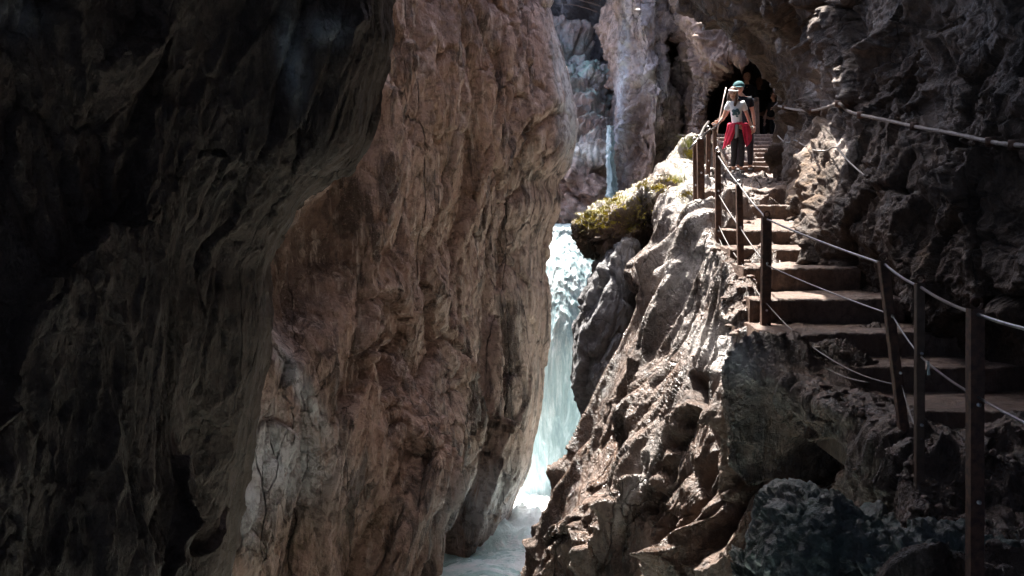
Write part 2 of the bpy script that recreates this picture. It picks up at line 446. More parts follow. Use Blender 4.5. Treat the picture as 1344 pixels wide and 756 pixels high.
# ------------------------------------------------------------------ far walls
rows = []
for py in (-200, -120, -40, 40, 120, 220, 300, 420, 560):
    rows.append(row(py, (560, 38), (680, 35), (740, 33.5), (800, 33), (860, 33), (960, 34)))
far = rock_loft('far_cliff', rows, M_FAR, dict(tilt=10, stretch=1.4, scale=1.6, big=.4, ridge=.3, facet=.3, facet2=.12, mid=.05, seed=21), (2.2, 2.2), back=(0, 3, 0))
tag(far, 'shaded dark far cliff at the head of the gorge', 'cliff')
rows = [[(640, -10, 33), (700, 5, 31.5), (740, 25, 30.5), (775, 62, 30), (808, 100, 30), (840, 160, 30.5), (880, 190, 31)],
        [(640, 40, 31), (700, 45, 29.5), (740, 70, 28.8), (772, 95, 28.4), (803, 130, 28.5), (835, 180, 29), (880, 210, 29.5)],
        [(640, 120, 30), (700, 125, 28.4), (740, 130, 27.6), (770, 140, 27.4), (800, 160, 27.6), (832, 195, 28), (880, 220, 28.5)],
        [(640, 185, 29.5), (700, 188, 27.6), (740, 188, 26.8), (768, 188, 26.5), (798, 192, 26.7), (828, 210, 27.3), (880, 230, 28)],
        [(640, 215, 29), (700, 208, 26.7), (740, 207, 25.8), (768, 206, 25.5), (797, 207, 25.8), (825, 225, 26.6), (880, 240, 27.5)],
        [(640, 260, 29), (700, 255, 26.6), (738, 255, 25.6), (766, 255, 25.3), (795, 255, 25.5), (825, 262, 26.4), (880, 270, 27)],
        [(640, 330, 29), (700, 330, 26.4), (735, 330, 25.5), (766, 330, 25.3), (795, 330, 25.5), (825, 330, 26.4), (880, 330, 27)],
        [(640, 480, 29), (700, 480, 26.4), (735, 480, 25.5), (766, 480, 25.3), (795, 480, 25.5), (825, 480, 26.4), (880, 480, 27)]]
slope = rock_loft('mossy_slope', rows, rock_mat('rock red with moss', (.27, .19, .16), (.09, .07, .06), (.5, .45, .42), tilt=4, stretch=2, sc=.8, dark_amt=.6, light_amt=.5, moss_or_light_c=(.26, .42, .36), pale_c=(.6, .64, .62)),
    dict(tilt=5, stretch=1.6, scale=1.3, big=.2, ridge=.3, facet=.3, facet2=.2, mid=.08, fine=.03, seed=5), (1.6, 1.6), back=(0, 3, 0),
    marks={'moss': [(770, 90, 60, 45, 35, 1.), (790, 140, 50, 40, 0, .7)], 'pale': [(770, 200, 60, 16, 0, 1.), (770, 90, 50, 25, 35, .6)]})
tag(slope, 'rocky slope with pale green moss behind the waterfall', 'slope')

# ------------------------------------------------------------------ brown cliff with the tunnel
def arch(A):
    px, py, D = A[..., 0], A[..., 1], A[..., 2]
    e = np.sqrt(((px - 984) / 60) ** 2 + ((py - 178) / np.where(py < 178, 104, 140)) ** 2)
    nz = perlin(np.stack([px / 22, py / 22, 0 * px], -1).reshape(-1, 3)).reshape(px.shape) * .03
    B = A.copy(); B[..., 2] = D + 4.6 * (1 - sstep(.86, 1.06, e + nz)); return B
L = {-150: 812, -60: 808, 0: 807, 40: 805, 80: 811, 110: 817, 150: 812, 200: 804, 250: 797, 330: 797, 480: 797}
rows = []
for py, e in L.items():
    rows.append(row(py, (e + 90, 31), (e + 8, 28.5), (e, 26.6), (e + 25, 25.2), (868, 24.8), (884, 26.6), (893, 26.4), (908, 23.8), (960, 23), (1000, 22.8), (1080, 22.5), (1200, 22)))
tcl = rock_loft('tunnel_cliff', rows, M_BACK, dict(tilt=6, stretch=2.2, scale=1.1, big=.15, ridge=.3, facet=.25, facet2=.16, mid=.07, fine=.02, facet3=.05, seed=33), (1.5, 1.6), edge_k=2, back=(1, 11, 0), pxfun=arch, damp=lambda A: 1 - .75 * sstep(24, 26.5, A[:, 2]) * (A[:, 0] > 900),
    marks={'pale': [(815, 130, 9, 130, 4, 1.), (850, 20, 20, 40, 0, .5), (850, 95, 30, 50, -20, .5), (1000, 95, 14, 30, 10, 1.), (810, 220, 14, 30, 0, .7)],  # narrow strip down the pillar's left edge: its lit rim painted bluish white
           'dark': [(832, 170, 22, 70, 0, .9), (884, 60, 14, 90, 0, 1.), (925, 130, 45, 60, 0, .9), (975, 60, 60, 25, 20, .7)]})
tag(tcl, 'brown cliff pierced by the dark tunnel above the stairs', 'cliff')

# ------------------------------------------------------------------ cave wall and arch on the right
EC = {-180: 868, -60: 885, 0: 912, 25: 938, 55: 962, 95: 1008, 140: 1034, 200: 1027, 250: 1027, 300: 1026, 360: 1026, 460: 1030, 600: 1060, 800: 1060}
CC = {-180: [(942, 14.2), (1010, 12.8), (1125, 11), (1344, 8.4), (1600, 6.3)], -60: [(950, 14.6), (1000, 13), (1120, 11), (1344, 8.2), (1600, 6.2)],
      0: [(966, 14.8), (1010, 13), (1120, 10.8), (1344, 8), (1600, 6)], 25: [(982, 14.8), (1026, 13), (1124, 10.7), (1344, 7.9), (1600, 6)], 55: [(1003, 14.8), (1045, 13), (1130, 10.6), (1344, 7.8), (1600, 6)],
      95: [(1040, 14.6), (1072, 12.8), (1140, 10.4), (1344, 7.6), (1600, 5.9)], 140: [(1058, 14), (1100, 12), (1150, 10.2), (1344, 7.5), (1600, 5.9)],
      200: [(1052, 13.4), (1090, 11.2), (1160, 9.6), (1344, 7.4), (1600, 5.8)], 250: [(1047, 12.8), (1085, 10.7), (1160, 9.2), (1344, 7.3), (1600, 5.7)],
      300: [(1050, 11.8), (1086, 10.1), (1160, 8.9), (1344, 7.2), (1600, 5.7)], 360: [(1060, 11), (1106, 9.5), (1180, 8.6), (1344, 7.1), (1600, 5.6)],
      460: [(1100, 10.2), (1160, 9.2), (1230, 8.4), (1360, 7.2), (1600, 5.6)], 600: [(1150, 10), (1220, 9), (1300, 8.2), (1390, 7.2), (1610, 5.6)], 800: [(1150, 10), (1220, 9), (1300, 8.2), (1400, 7), (1620, 5.5)]}
rows = []
for py, e in EC.items():
    cc = CC[py]; d0 = 16.4 if py < 150 else 16.2
    rows.append(row(py, (e + 130, d0 + 3), (e + 10, d0 + 1.0), (e, d0), (e + (cc[0][0] - e) * .35, d0 - (d0 - cc[0][1]) * .45), *cc, (2600, 3)))
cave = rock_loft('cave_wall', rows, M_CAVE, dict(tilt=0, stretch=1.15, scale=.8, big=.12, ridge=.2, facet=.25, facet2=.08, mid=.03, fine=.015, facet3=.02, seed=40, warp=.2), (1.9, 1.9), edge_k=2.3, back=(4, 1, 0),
    marks={'pale': [(1075, 120, 28, 14, 35, .6), (1055, 195, 20, 30, 0, .3), (1100, 190, 12, 22, -30, .8), (1010, 50, 60, 10, 40, .3), (1080, 100, 40, 10, 40, .4)],  # highlights on the arch and wall, painted as pale streaks
           'moss': [(1212, 330, 8, 25, 5, .9), (1055, 220, 30, 75, 0, .9)]})  # broad patch: bounced warm light on the wall painted in ochre
tag(cave, 'rugged dark cave wall and arch right of the stairs', 'cave wall')

# ------------------------------------------------------------------ ledge that carries the stairs
rows = [[(985, 195, 20), (925, 185, 19), (905, 183, 18), (915, 183, 17.6), (930, 186, 17.4), (946, 233, 18), (1010, 236, 19), (1080, 236, 19.5), (1150, 236, 20), (1500, 236, 20)],
        [(960, 222, 19), (890, 215, 18), (876, 215, 17), (893, 213, 16.3), (922, 215, 16), (944, 244, 15.8), (1010, 250, 16), (1080, 250, 16), (1150, 250, 16.5), (1500, 250, 17)],
        row(262, (940, 18), (870, 16.4), (858, 15), (878, 14), (905, 13.3), (922, 13), (1010, 13.8), (1100, 15), (1200, 15), (1500, 15)),
        row(315, (910, 16.5), (842, 15), (832, 13.8), (855, 12.6), (888, 11.8), (930, 10.55), (1000, 11.8), (1100, 11.8), (1200, 11.8), (1500, 11.8)),
        row(355, (890, 16), (820, 14.5), (811, 13.3), (845, 12), (893, 10.9), (950, 9.65), (1010, 10.2), (1100, 10.2), (1200, 10.2), (1500, 10.2)),
        row(408, (880, 15.5), (815, 14), (807, 12.8), (845, 11.5), (898, 10.5), (966, 9.1), (1030, 9.3), (1120, 9.4), (1200, 9.4), (1500, 9.4)),
        row(468, (860, 15), (793, 13.5), (785, 12.4), (835, 11.2), (900, 9.9), (960, 8.9), (1006, 8.1), (1120, 8.2), (1220, 8.6), (1500, 8.6)),
        row(520, (840, 14.7), (775, 13.2), (766, 12.1), (820, 10.9), (880, 9.7), (950, 8.7), (1040, 7.4), (1110, 7.15), (1220, 7.8), (1500, 8.2)),
        row(570, (820, 14.5), (758, 13), (750, 11.9), (805, 10.8), (870, 9.6), (945, 8.7), (1050, 7.5), (1160, 6.6), (1260, 6.6), (1500, 7)),
        row(650, (790, 14.3), (725, 12.8), (716, 11.7), (775, 10.6), (850, 9.5), (935, 8.7), (1050, 7.9), (1185, 5.85), (1260, 5.6), (1500, 5.6)),
        row(756, (750, 14), (688, 12.5), (679, 11.5), (745, 10.5), (830, 9.4), (925, 8.7), (1040, 7.9), (1190, 5.0), (1260, 4.7), (1500, 4.5)),
        row(950, (700, 13.5), (620, 12), (610, 11), (690, 10), (790, 9), (910, 8), (1040, 7), (1190, 4.6), (1300, 3.6), (1700, 3)),
        row(1450, (640, 12), (520, 11), (500, 10), (600, 9), (740, 8.3), (900, 7.4), (1040, 6.4), (1190, 4), (1400, 3), (2400, 2))]
for r_ in rows[3:]:
    for j, sh in enumerate((26, 30, 32, 30, 20, 8)): r_[j] = (r_[j][0] + sh, r_[j][1], r_[j][2])
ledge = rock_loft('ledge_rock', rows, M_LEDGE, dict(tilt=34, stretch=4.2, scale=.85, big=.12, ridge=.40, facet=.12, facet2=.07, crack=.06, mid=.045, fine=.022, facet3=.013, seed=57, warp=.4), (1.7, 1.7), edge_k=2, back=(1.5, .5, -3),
    damp=lambda A: .5 + .5 * (1 - sstep(930, 1020, A[:, 0] - (A[:, 1] - 315) * .35) * (1 - .5 * sstep(560, 620, A[:, 1]))) * (.4 + .6 * sstep(340, 470, A[:, 1] + (900 - A[:, 0]) * .5)),
    dents=[(822, 590, 15, 90, 10, .42), (892, 680, 17, 95, 14, .42), (908, 505, 12, 24, 15, .4), (958, 432, 18, 13, 20, .35), (932, 565, 15, 50, 18, .4), (850, 715, 11, 50, 10, .32), (955, 665, 26, 60, 16, .4),
           (862, 600, 7, 120, 24, -.16), (790, 690, 16, 70, 26, -.12), (928, 690, 8, 70, 25, -.16), (1070, 610, 50, 35, 0, .3)],
    marks={'pale': [(905, 240, 55, 55, -30, 1.), (900, 350, 50, 60, 30, .6), (950, 460, 55, 30, 30, 1.), (830, 640, 10, 70, 25, .4)],  # sunlit rock top and wet sky glints painted as pale patches
           'moss': [(905, 200, 30, 18, 0, .8), (890, 240, 20, 30, 0, .6)]})
tag(ledge, 'wet brown rock ledge carrying the railed stairs', 'rock ledge')

stB = dict(tilt=20, stretch=1.4, scale=.7, big=.25, ridge=.2, facet=.3, facet2=.14, mid=.06, fine=.02, facet3=.03, seed=70)
def pxr(r, D): return r / F * D
b = boulder('mossy_boulder', W(832, 292, 15.2), (pxr(76, 15.2), .9, pxr(44, 15.2)), (0, -24, 0), M_LEDGE, dict(stB, seed=71, big=.12, ridge=.1, facet=.15), 6,
    marks={'moss': [(800, 270, 60, 30, -20, 1.)], 'pale': [(800, 262, 60, 14, -20, .8)]})
tag(b, 'boulder with yellow moss beside the waterfall lip', 'boulder')
b = boulder('grey_boulder', W(800, 432, 14.6), (pxr(38, 14.6), .7, pxr(125, 14.6)), (0, 9, 0), M_GREY, dict(stB, seed=72, scale=.8, big=.12, ridge=.08, facet=.12, facet2=.05, mid=.02, pow=2.4), 6)
tag(b, 'tall smooth grey rock between waterfall and ledge', 'boulder')
rub = [(1115, 722, 5.6, 95, 58, 12, M_TEAL, 'teal mossy boulder at the bottom edge below the nearest posts', 80),
       (985, 752, 6.3, 48, 44, 0, M_TEAL, 'small teal boulder low beside the bigger mossy one', 81),
       (1240, 765, 5.2, 110, 62, -8, M_TEAL, 'mossy boulder between the two nearest railing posts', 82)]
for (px, py, D, rx, rz, an, m, lb, sd_) in rub:
    b = boulder('boulder', W(px, py, D), (pxr(rx, D), .35, pxr(rz, D)), (0, an, 0), m, dict(stB, seed=sd_, scale=.5, fine=.02, facet2=.14, mid=.03, ridge=0, big=.2, facet=.3, stretch=1.0, warp=.1, crack=.08, facet3=.05), 6)
    tag(b, lb, 'boulder')

# ------------------------------------------------------------------ unseen cave roof and rear wall, added to keep the foreground dark
def slab(name, rows3, mat, thick, label, cat):
    C = np.array(rows3, float)
    A = catmull(C, [14] * (len(C) - 1)); A = np.swapaxes(catmull(np.swapaxes(A, 0, 1), [14] * (C.shape[1] - 1)), 0, 1)
    N = grid_normals(A); P = A.reshape(-1, 3); n = N.reshape(-1, 3)
    d = relief(P, dict(tilt=60, scale=1.2, seed=90, fine=0, facet3=0))
    P = P + n * d[:, None] * .8
    nv, nu = A.shape[:2]; idx = np.arange(nv * nu).reshape(nv, nu)
    P[:, 1] += .35 * perlin(P * np.array([1.7, 0, 0]) + 4) + .2 * perlin(P * np.array([5, 0, 0]))
    f = np.stack([idx[:-1, :-1], idx[1:, :-1], idx[1:, 1:], idx[:-1, 1:]], -1).reshape(-1, 4)
    P2 = np.concatenate([P, P + np.array(thick)]); n0 = len(P)
    loop = np.concatenate([idx[0, :], idx[1:, -1], idx[-1, :-1][::-1], idx[1:-1, 0][::-1]]); a = np.arange(len(loop)); bb = (a + 1) % len(loop)
    q = np.stack([loop[a], loop[bb], n0 + loop[bb], n0 + loop[a]], -1)
    allf = np.concatenate([f, f[:, ::-1] + n0, q])
    z = np.zeros(len(P2))
    o = mesh_from(name, P2, allf, mat, {'pale': z, 'dark': z, 'moss': z, 'relief': z})
    return tag(o, label, cat)
def roof_edge(x):      # how far ahead the roof reaches at this x
    return float(np.interp(x, ROOF_X, ROOF_Y))
ROOF_X = [-6, -3.5, -1.5, 0.0, .4, .75, 1.25, 2.05, 2.8, 3.6, 5, 8]
ROOF_Y = [9, 8.6, 8.6, 8.8, 9.3, 9.7, 10.5, 12.1, 14.0, 15.0, 15.5, 15.5]  # edge fitted to where the shade should end on the steps
xs = [-7, -4, -2, -.8, .2, 1.0, 1.8, 2.6, 3.6, 5, 8]
rr = []
for t in (0, .25, .5, .75, .93, 1):
    rr.append([(x, -3.2 + (roof_edge(x) + 3.2) * t, 3.3 + .5 * math.sin(x * .8) - .12 * (x - 1) + (.7 if t == 1 else 0) + .05 * (roof_edge(x)) * t) for x in xs])
roof = slab('cave_shade_roof', rr, M_CAVE, (0, 0, 4), 'unseen rock roof shaped to shade the foreground', 'cave roof')
slab('rear_shade_wall', [[(x + (1.4 if abs(x) < 5 else 0), y, z) for (x, y) in ((-5.2, 2.2), (-5, 0), (-4.5, -4), (0, -5), (5, -4), (6, 0), (5.5, 4.5))] for z in (-7, -3, 0, 1.6, 2.75)], M_CAVE, (0, -.6, 0), 'unseen rock wall added behind the viewpoint to block light', 'rock wall')

rr = [[(x, y + .5 * math.sin(x * 1.3), 9.6 + .3 * math.sin(x + y)) for x in (-2, 0, 2, 4, 6, 9)] for y in (27.5, 30, 33, 36, 40)]
slab('upper_shade_slab', rr, M_BACK, (0, 0, 3), 'unseen rock slab added above the far end to shade it', 'overhang')  # out of view, put in to keep sun off the far slope
# ------------------------------------------------------------------ water
def water_mat(name, foam_c, deep_c):
    t = NT(name); V0 = t.mapped()
    n = t.noise(V0, 1.1, 7, .68, .9); n2 = t.noise(V0, 7, 5, .6, .5)
    foam = t.math('MAXIMUM', t.ramp(n, [(.47, 0.), (.58, 1.)]), t.attr('foam'), clamp=True)
    foam = t.math('MULTIPLY', foam, t.ramp(n2, [(.25, .55), (.5, 1.)]), clamp=True)
    b = t.n('ShaderNodeBsdfPrincipled'); t.l(b.outputs[0], t.out.inputs[0])
    t.l(t.mix(foam, deep_c, foam_c), b.inputs['Base Color'])
    t.l(t.math('ADD', t.math('MULTIPLY', foam, .55), .12), b.inputs['Roughness'])
    bp = t.n('ShaderNodeBump'); bp.inputs['Strength'].default_value = .8; bp.inputs['Distance'].default_value = .12
    t.l(t.math('ADD', n, t.math('MULTIPLY', n2, .3)), bp.inputs['Height']); t.l(bp.outputs[0], b.inputs['Normal'])
    return t.m
M_WATER = water_mat('river water', (.88, .93, .93), (.52, .74, .72))
ZW = -5.35
nx, ny = 260, 300
X, Y = np.meshgrid(np.linspace(-7, 6, nx), np.linspace(-6, 26, ny))
P = np.stack([X.ravel(), Y.ravel(), 0 * X.ravel()], -1)
fr = np.exp(-(((P[:, 0] - .6) / 1.3) ** 2 + ((P[:, 1] - 20.3) / 1.6) ** 2))
P[:, 2] = ZW + .10 * fbm(P * 1.3 + [0, 0, 3], 4) + fr * (.22 + .25 * np.abs(fbm(P * 3.1, 4)))
idx = np.arange(nx * ny).reshape(ny, nx)
f = np.stack([idx[:-1, :-1], idx[:-1, 1:], idx[1:, 1:], idx[1:, :-1]], -1).reshape(-1, 4)
wa = mesh_from('river_water', P, f, M_WATER, {'foam': np.clip(fr * 1.6, 0, 1)})
tag(wa, kind='structure', label='pale turquoise churning river water in the gorge')
ground = mesh_from('ground', [(-60, -60, -7.5), (60, -60, -7.5), (60, 90, -7.5), (-60, 90, -7.5)], [(0, 1, 2, 3)], M_NEAR, {k: np.zeros(4) for k in ('pale', 'dark', 'moss')}, smooth=False)
tag(ground, kind='structure')

def fall(name, rows, mat, label, thick=.25, amp=.12, seed=0, du=3, dv=3, freq=3.0, notes=None):
    C = np.array(rows, float)
    A = catmull(C, [max(4, int(abs(C[i + 1, 0, 1] - C[i, 0, 1]) / dv) + 4) for i in range(len(C) - 1)])
    A = np.swapaxes(catmull(np.swapaxes(A, 0, 1), [max(3, int(abs(C[:, j + 1, 0] - C[:, j, 0]).max() / du)) for j in range(C.shape[1] - 1)]), 0, 1)
    G = W(A[..., 0], A[..., 1], A[..., 2]); N = grid_normals(G); P = G.reshape(-1, 3); n = N.reshape(-1, 3)
    q = P * np.array([freq * 2, freq * 2, freq * .2]) + seed
    d = amp * (ridged(q, 4) - .8) + amp * .4 * ridged(P * np.array([13, 13, .9]) + seed, 3)
    P1 = P - np.sign(n[:, 1:2]) * n * d[:, None]
    nv, nu = G.shape[:2]; idx = np.arange(nv * nu).reshape(nv, nu)
    P2 = np.concatenate([P1, P + np.array([0, thick, 0])]); n0 = len(P1)
    f = np.stack([idx[:-1, :-1], idx[1:, :-1], idx[1:, 1:], idx[:-1, 1:]], -1).reshape(-1, 4)
    loop = np.concatenate([idx[0, :], idx[1:, -1], idx[-1, :-1][::-1], idx[1:-1, 0][::-1]]); a = np.arange(len(loop)); bb = (a + 1) % len(loop)
    qd = np.stack([loop[a], loop[bb], n0 + loop[bb], n0 + loop[a]], -1)
    return tag(mesh_from(name, P2, np.concatenate([f, f[:, ::-1] + n0, qd]), mat), label, 'waterfall')
def fall_mat():
    t = NT('falling water')
    Vs = t.mapped(scale=(1, 1, .10)); V0 = t.mapped(scale=(1, 1, .2))
    n = t.noise(Vs, 6, 7, .72, .3); n2 = t.noise(V0, 16, 6, .75, .2)
    m = t.math('ADD', t.math('MULTIPLY', n, .65), t.math('MULTIPLY', n2, .35))
    b = t.n('ShaderNodeBsdfPrincipled')
    t.l(t.ramp(m, [(.38, (.10, .18, .20)), (.50, (.24, .34, .36)), (.62, (.60, .66, .68))]), b.inputs['Base Color'])
    b.inputs['Roughness'].default_value = .5
    tr = t.n('ShaderNodeBsdfTranslucent'); tr.inputs[0].default_value = (.85, .93, .93, 1)
    mx = t.n('ShaderNodeMixShader'); mx.inputs[0].default_value = .03
    t.l(b.outputs[0], mx.inputs[1]); t.l(tr.outputs[0], mx.inputs[2]); t.l(mx.outputs[0], t.out.inputs[0])
    bp = t.n('ShaderNodeBump'); bp.inputs['Strength'].default_value = .35; bp.inputs['Distance'].default_value = .06
    t.l(m, bp.inputs['Height']); t.l(bp.outputs[0], b.inputs['Normal'])
    return t.m
M_FALL = fall_mat()
rows = [row(293, (690, 26.2), (715, 26), (740, 26), (765, 26), (800, 26)),
        row(297, (690, 22.6), (712, 22.4), (737, 22.3), (762, 22.4), (800, 22.5)),
        row(312, (690, 22.1), (712, 21.8), (737, 21.7), (765, 21.8), (800, 22)),
        row(365, (690, 21.4), (714, 21.0), (742, 20.9), (772, 21.1), (800, 21.4)),
        row(450, (690, 20.9), (712, 20.5), (742, 20.3), (775, 20.6), (805, 21)),
        row(540, (680, 20.9), (700, 20.5), (738, 20.3), (780, 20.6), (810, 20.9)),
        row(640, (672, 21.3), (690, 20.9), (730, 20.6), (780, 20.9), (820, 21.3)),
        row(730, (660, 21.8), (685, 21.4), (728, 21.1), (780, 21.4), (830, 21.8))]
wf = fall('waterfall', [[(a, b, c + .5) for a, b, c in r] for r in rows], M_FALL, 'tall white waterfall plunging into the pool between the cliffs', .3, .022, 3, 1.6, 1.6)
rows = [row(165, (797, 25.4), (801, 25.2), (806, 25.4)), row(205, (796, 25.1), (801, 24.9), (806, 25.1)), row(240, (797, 25.0), (802, 24.8), (810, 25.0)), row(275, (798, 24.8), (804, 24.6), (814, 24.8))]
t2 = fall('trickle_fall', rows, M_FALL, 'thin white trickle running down beside the brown pillar', .1, .05, 8, 1, 1.5, 7)

# mist round the foot of the fall
t = NT('waterfall mist'); pv = t.n('ShaderNodeVolumePrincipled'); t.l(pv.outputs[0], t.out.inputs['Volume'])
pv.inputs['Color'].default_value = (.80, .93, .97, 1); pv.inputs['Density'].default_value = .09; pv.inputs['Anisotropy'].default_value = .2
def mist_box(rowsp, name='mist'):
    vs = []
    for (px0, px1, py, d0, d1) in rowsp:
        vs += [W(px0, py, d0), W(px1, py, d0), W(px1 * 1.0, py, d1), W(px0, py, d1)]
    n = len(rowsp); fs = [(0, 1, 2, 3), tuple(4 * (n - 1) + k for k in (3, 2, 1, 0))]
    for i in range(n - 1):
        for k in range(4): fs.append((4 * i + k, 4 * i + 4 + k, 4 * i + 4 + (k + 1) % 4, 4 * i + (k + 1) % 4))
    return mesh_from(name, np.array(vs), fs, t.m, smooth=False)
mi = mist_box([(712, 800, 430, 20.9, 21.6), (706, 800, 470, 20.0, 22), (700, 800, 520, 19.8, 22), (688, 800, 640, 19.5, 22), (672, 800, 705, 19.2, 22)])
tag(mi, kind='stuff', label='fine blue green spray drifting round the waterfall')
# ------------------------------------------------------------------ stairs
M_STEP = rock_mat('stone step', (.12, .074, .053), (.04, .025, .018), (.28, .21, .17), tilt=90, stretch=2, sc=1.8, rough=(.6, .3), wet=.7, dark_amt=.5, light_amt=.4, crack=.3)
def empty(name, loc, label, cat, group=None):
    o = bpy.data.objects.new(name, None); COL.objects.link(o); o.location = loc; o.empty_display_size = .1
    return tag(o, label, cat, group)
def put(o, parent):      # parent without moving it
    o.parent = parent; o.matrix_parent_inverse = Matrix.Translation(parent.location).inverted(); return o
def step_mesh(name, xl, xr, yf, yb, zf, zb, down, seed, nz=.012):
    """worn stone block: front edge (yf,zf), back edge (yb,zb)"""
    nxs = max(12, int((xr - xl) / .03)); r = .02
    prof = [(yf + .01, zf - down)]
    for k in range(1, 9): prof.append((yf + .01 * (1 - k / 9), zf - down + (down - r) * k / 8))
    prof += [(yf + r * .3, zf - r * .35), (yf + r, zf)]
    nb = max(6, int((yb - yf) / .04))
    for k in range(1, nb + 1): prof.append((yf + r + (yb + .06 - yf - r) * k / nb, zf + (zb - zf) * k / nb))
    prof.append((yb + .06, zf - down))
    P = []
    for i in range(nxs + 1):
        x = xl + (xr - xl) * i / nxs
        for (y, z) in prof: P.append((x, y, z))
    P = np.array(P); m = len(prof)
    q = P * 3 + seed; nn = fbm(q, 4); n2 = fbm(P * 11 + seed, 3)
    P[:, 1] += -nz * 1.3 * nn - nz * .6 * n2; P[:, 2] += (nz * nn + nz * .7 * n2) * (P[:, 2] > zf - down + .01)
    if nz > .02:
        f1, e1, t1, r1 = cells(P * 6); P[:, 2] += nz * 1.2 * t1 * (P[:, 2] > zf - .05)
    f = []
    for i in range(nxs):
        for k in range(m):
            a, b = i * m + k, i * m + (k + 1) % m
            f.append((a, a + m, b + m, b))
    F_ = np.array(f)[:, ::-1]
    o = mesh_from(name, P, F_, M_STEP, {k: np.zeros(len(P)) for k in ('pale', 'dark', 'moss')})
    bm = bmesh.new(); bm.from_mesh(o.data); bm.verts.ensure_lookup_table()
    bm.faces.new([bm.verts[k] for k in range(m)]); bm.faces.new([bm.verts[nxs * m + k] for k in range(m)][::-1])
    bm.to_mesh(o.data); bm.free(); return o
def Z(py, D): return float(W(672, py, D)[2])
def X(px, D): return float((px - 672) / F * D)
stairs = empty('stone_staircase', V(1050, 600, 7), 'worn stone stairs climbing from the dark foreground up to the tunnel', 'stairs')
# (row of the tread's front edge, distance, left px, right px)
ST = [(590, 6.4, 1230, 1560), (540, 7.0, 1120, 1500), (482, 7.7, 1048, 1420), (437, 8.2, 1000, 1290), (392, 8.75, 985, 1190), (351, 9.4, 976, 1130), (327, 10.0, 958, 1100), (301, 10.7, 938, 1075), (270, 12.4, 924, 1046), (250, 13.4, 926, 1040)]
yz = [(D, Z(py, D)) for py, D, _, _ in ST]
for i, (py, D, l, r) in enumerate(ST[:-1]):
    Dn, zn = yz[i + 1]
    zb = yz[i][1] + (zn - yz[i][1]) * (.45 if py == 301 else .12)
    o = step_mesh('step', X(l, D), X(r, D), D, Dn, yz[i][1], zb, .36, i * 3.7); put(o, stairs)
# rough sloping landing
o = step_mesh('landing', X(921, 13.4), X(1060, 15.5), 13.4, 18.6, yz[-1][1], Z(227, 18.6), .5, 44, nz=.03); put(o, stairs); o['label'] = 'rough bright rock landing between the two flights'
n_up = 9; y0, y1 = 19.0, 23.0; z0, z1 = Z(226, 19.0), Z(178, 23.0)
for i in range(n_up):
    ya = y0 + (y1 - y0) * i / n_up; yb = y0 + (y1 - y0) * (i + 1) / n_up; za = z0 + (z1 - z0) * (i + 1) / n_up
    o = step_mesh('step', X(935, ya), X(1034, ya), ya, yb, za, za + .01, .4, 60 + i * 2.1, nz=.006); put(o, stairs)
o = step_mesh('tunnel_floor', 3.6, 9.0, 23.0, 28.5, z1 + .01, z1 - .9, .5, 99, nz=.02); put(o, stairs); o['label'] = 'dark rock floor inside the tunnel'

# ------------------------------------------------------------------ railing
M_RUST = simple_mat('rusty steel', (.055, .032, .025), .75, .1, .4, 30, .5, .004, (.13, .068, .045))
M_BOLT = simple_mat('bright bolt', (.6, .6, .62), .35, .9)
M_CABLE = simple_mat('steel cable', (.30, .29, .28), .35, .85, .5, 60, .4)
M_CABLED = simple_mat('dull steel cable', (.2, .19, .18), .45, .7, .5, 60, .4)
M_WOOD = simple_mat('weathered brown post', (.13, .085, .06), .7, 0, .4, 14, .4, .003)
def prism(name, a, b, wx, wy, mat, parent=None, taper=1, hollow=False):
    """square or U-section bar from a up to b"""
    a = Vector(a); b = Vector(b)
    if hollow:     # U profile, open towards the stairs
        t = .006
        sec = [(-wx, -wy), (wx, -wy), (wx, wy), (wx - t, wy), (wx - t, -wy + t), (-wx + t, -wy + t), (-wx + t, wy), (-wx, wy)]
    else:
        c = .15
        sec = [(-wx, -wy * (1 - c)), (-wx * (1 - c), -wy), (wx * (1 - c), -wy), (wx, -wy * (1 - c)), (wx, wy * (1 - c)), (wx * (1 - c), wy), (-wx * (1 - c), wy), (-wx, wy * (1 - c))]
    m = len(sec); nseg = 6; vs = []
    for k in range(nseg + 1):
        p = a.lerp(b, k / nseg)
        for (x, y) in sec: vs.append((p.x + x * (1 + random.uniform(-.02, .02)), p.y + y, p.z))
    fs = [tuple(range(m))[::-1], tuple(nseg * m + k for k in range(m))]
    for s in range(nseg):
        for k in range(m): fs.append((s * m + k, s * m + (k + 1) % m, (s + 1) * m + (k + 1) % m, (s + 1) * m + k))
    o = mesh_from(name, vs, fs, mat, smooth=False)
    return put(o, parent) if parent else o
def tube_data(pts, r, seg=8):
    pts = [Vector(p) for p in pts]; vs = []; fs = []
    for i, p in enumerate(pts):
        d = (pts[min(i + 1, len(pts) - 1)] - pts[max(i - 1, 0)]).normalized()
        u = d.cross(Vector((0, 0, 1)));  u = Vector((1, 0, 0)) if u.length < .05 else u.normalized()
        v = d.cross(u).normalized(); rr = r[i] if isinstance(r, (list, tuple)) else r
        for k in range(seg):
            a = 2 * math.pi * k / seg; q = p + (u * math.cos(a) + v * math.sin(a)) * rr; vs.append(q[:])
    for i in range(len(pts) - 1):
        for k in range(seg): fs.append((i * seg + k, i * seg + (k + 1) % seg, (i + 1) * seg + (k + 1) % seg, (i + 1) * seg + k))
    fs.append(tuple(range(seg))[::-1]); fs.append(tuple((len(pts) - 1) * seg + k for k in range(seg)))
    return vs, fs
def tube(name, pts, r, mat, parent=None, seg=8):
    vs, fs = tube_data(pts, r, seg); o = mesh_from(name, vs, fs, mat)
    return put(o, parent) if parent else o
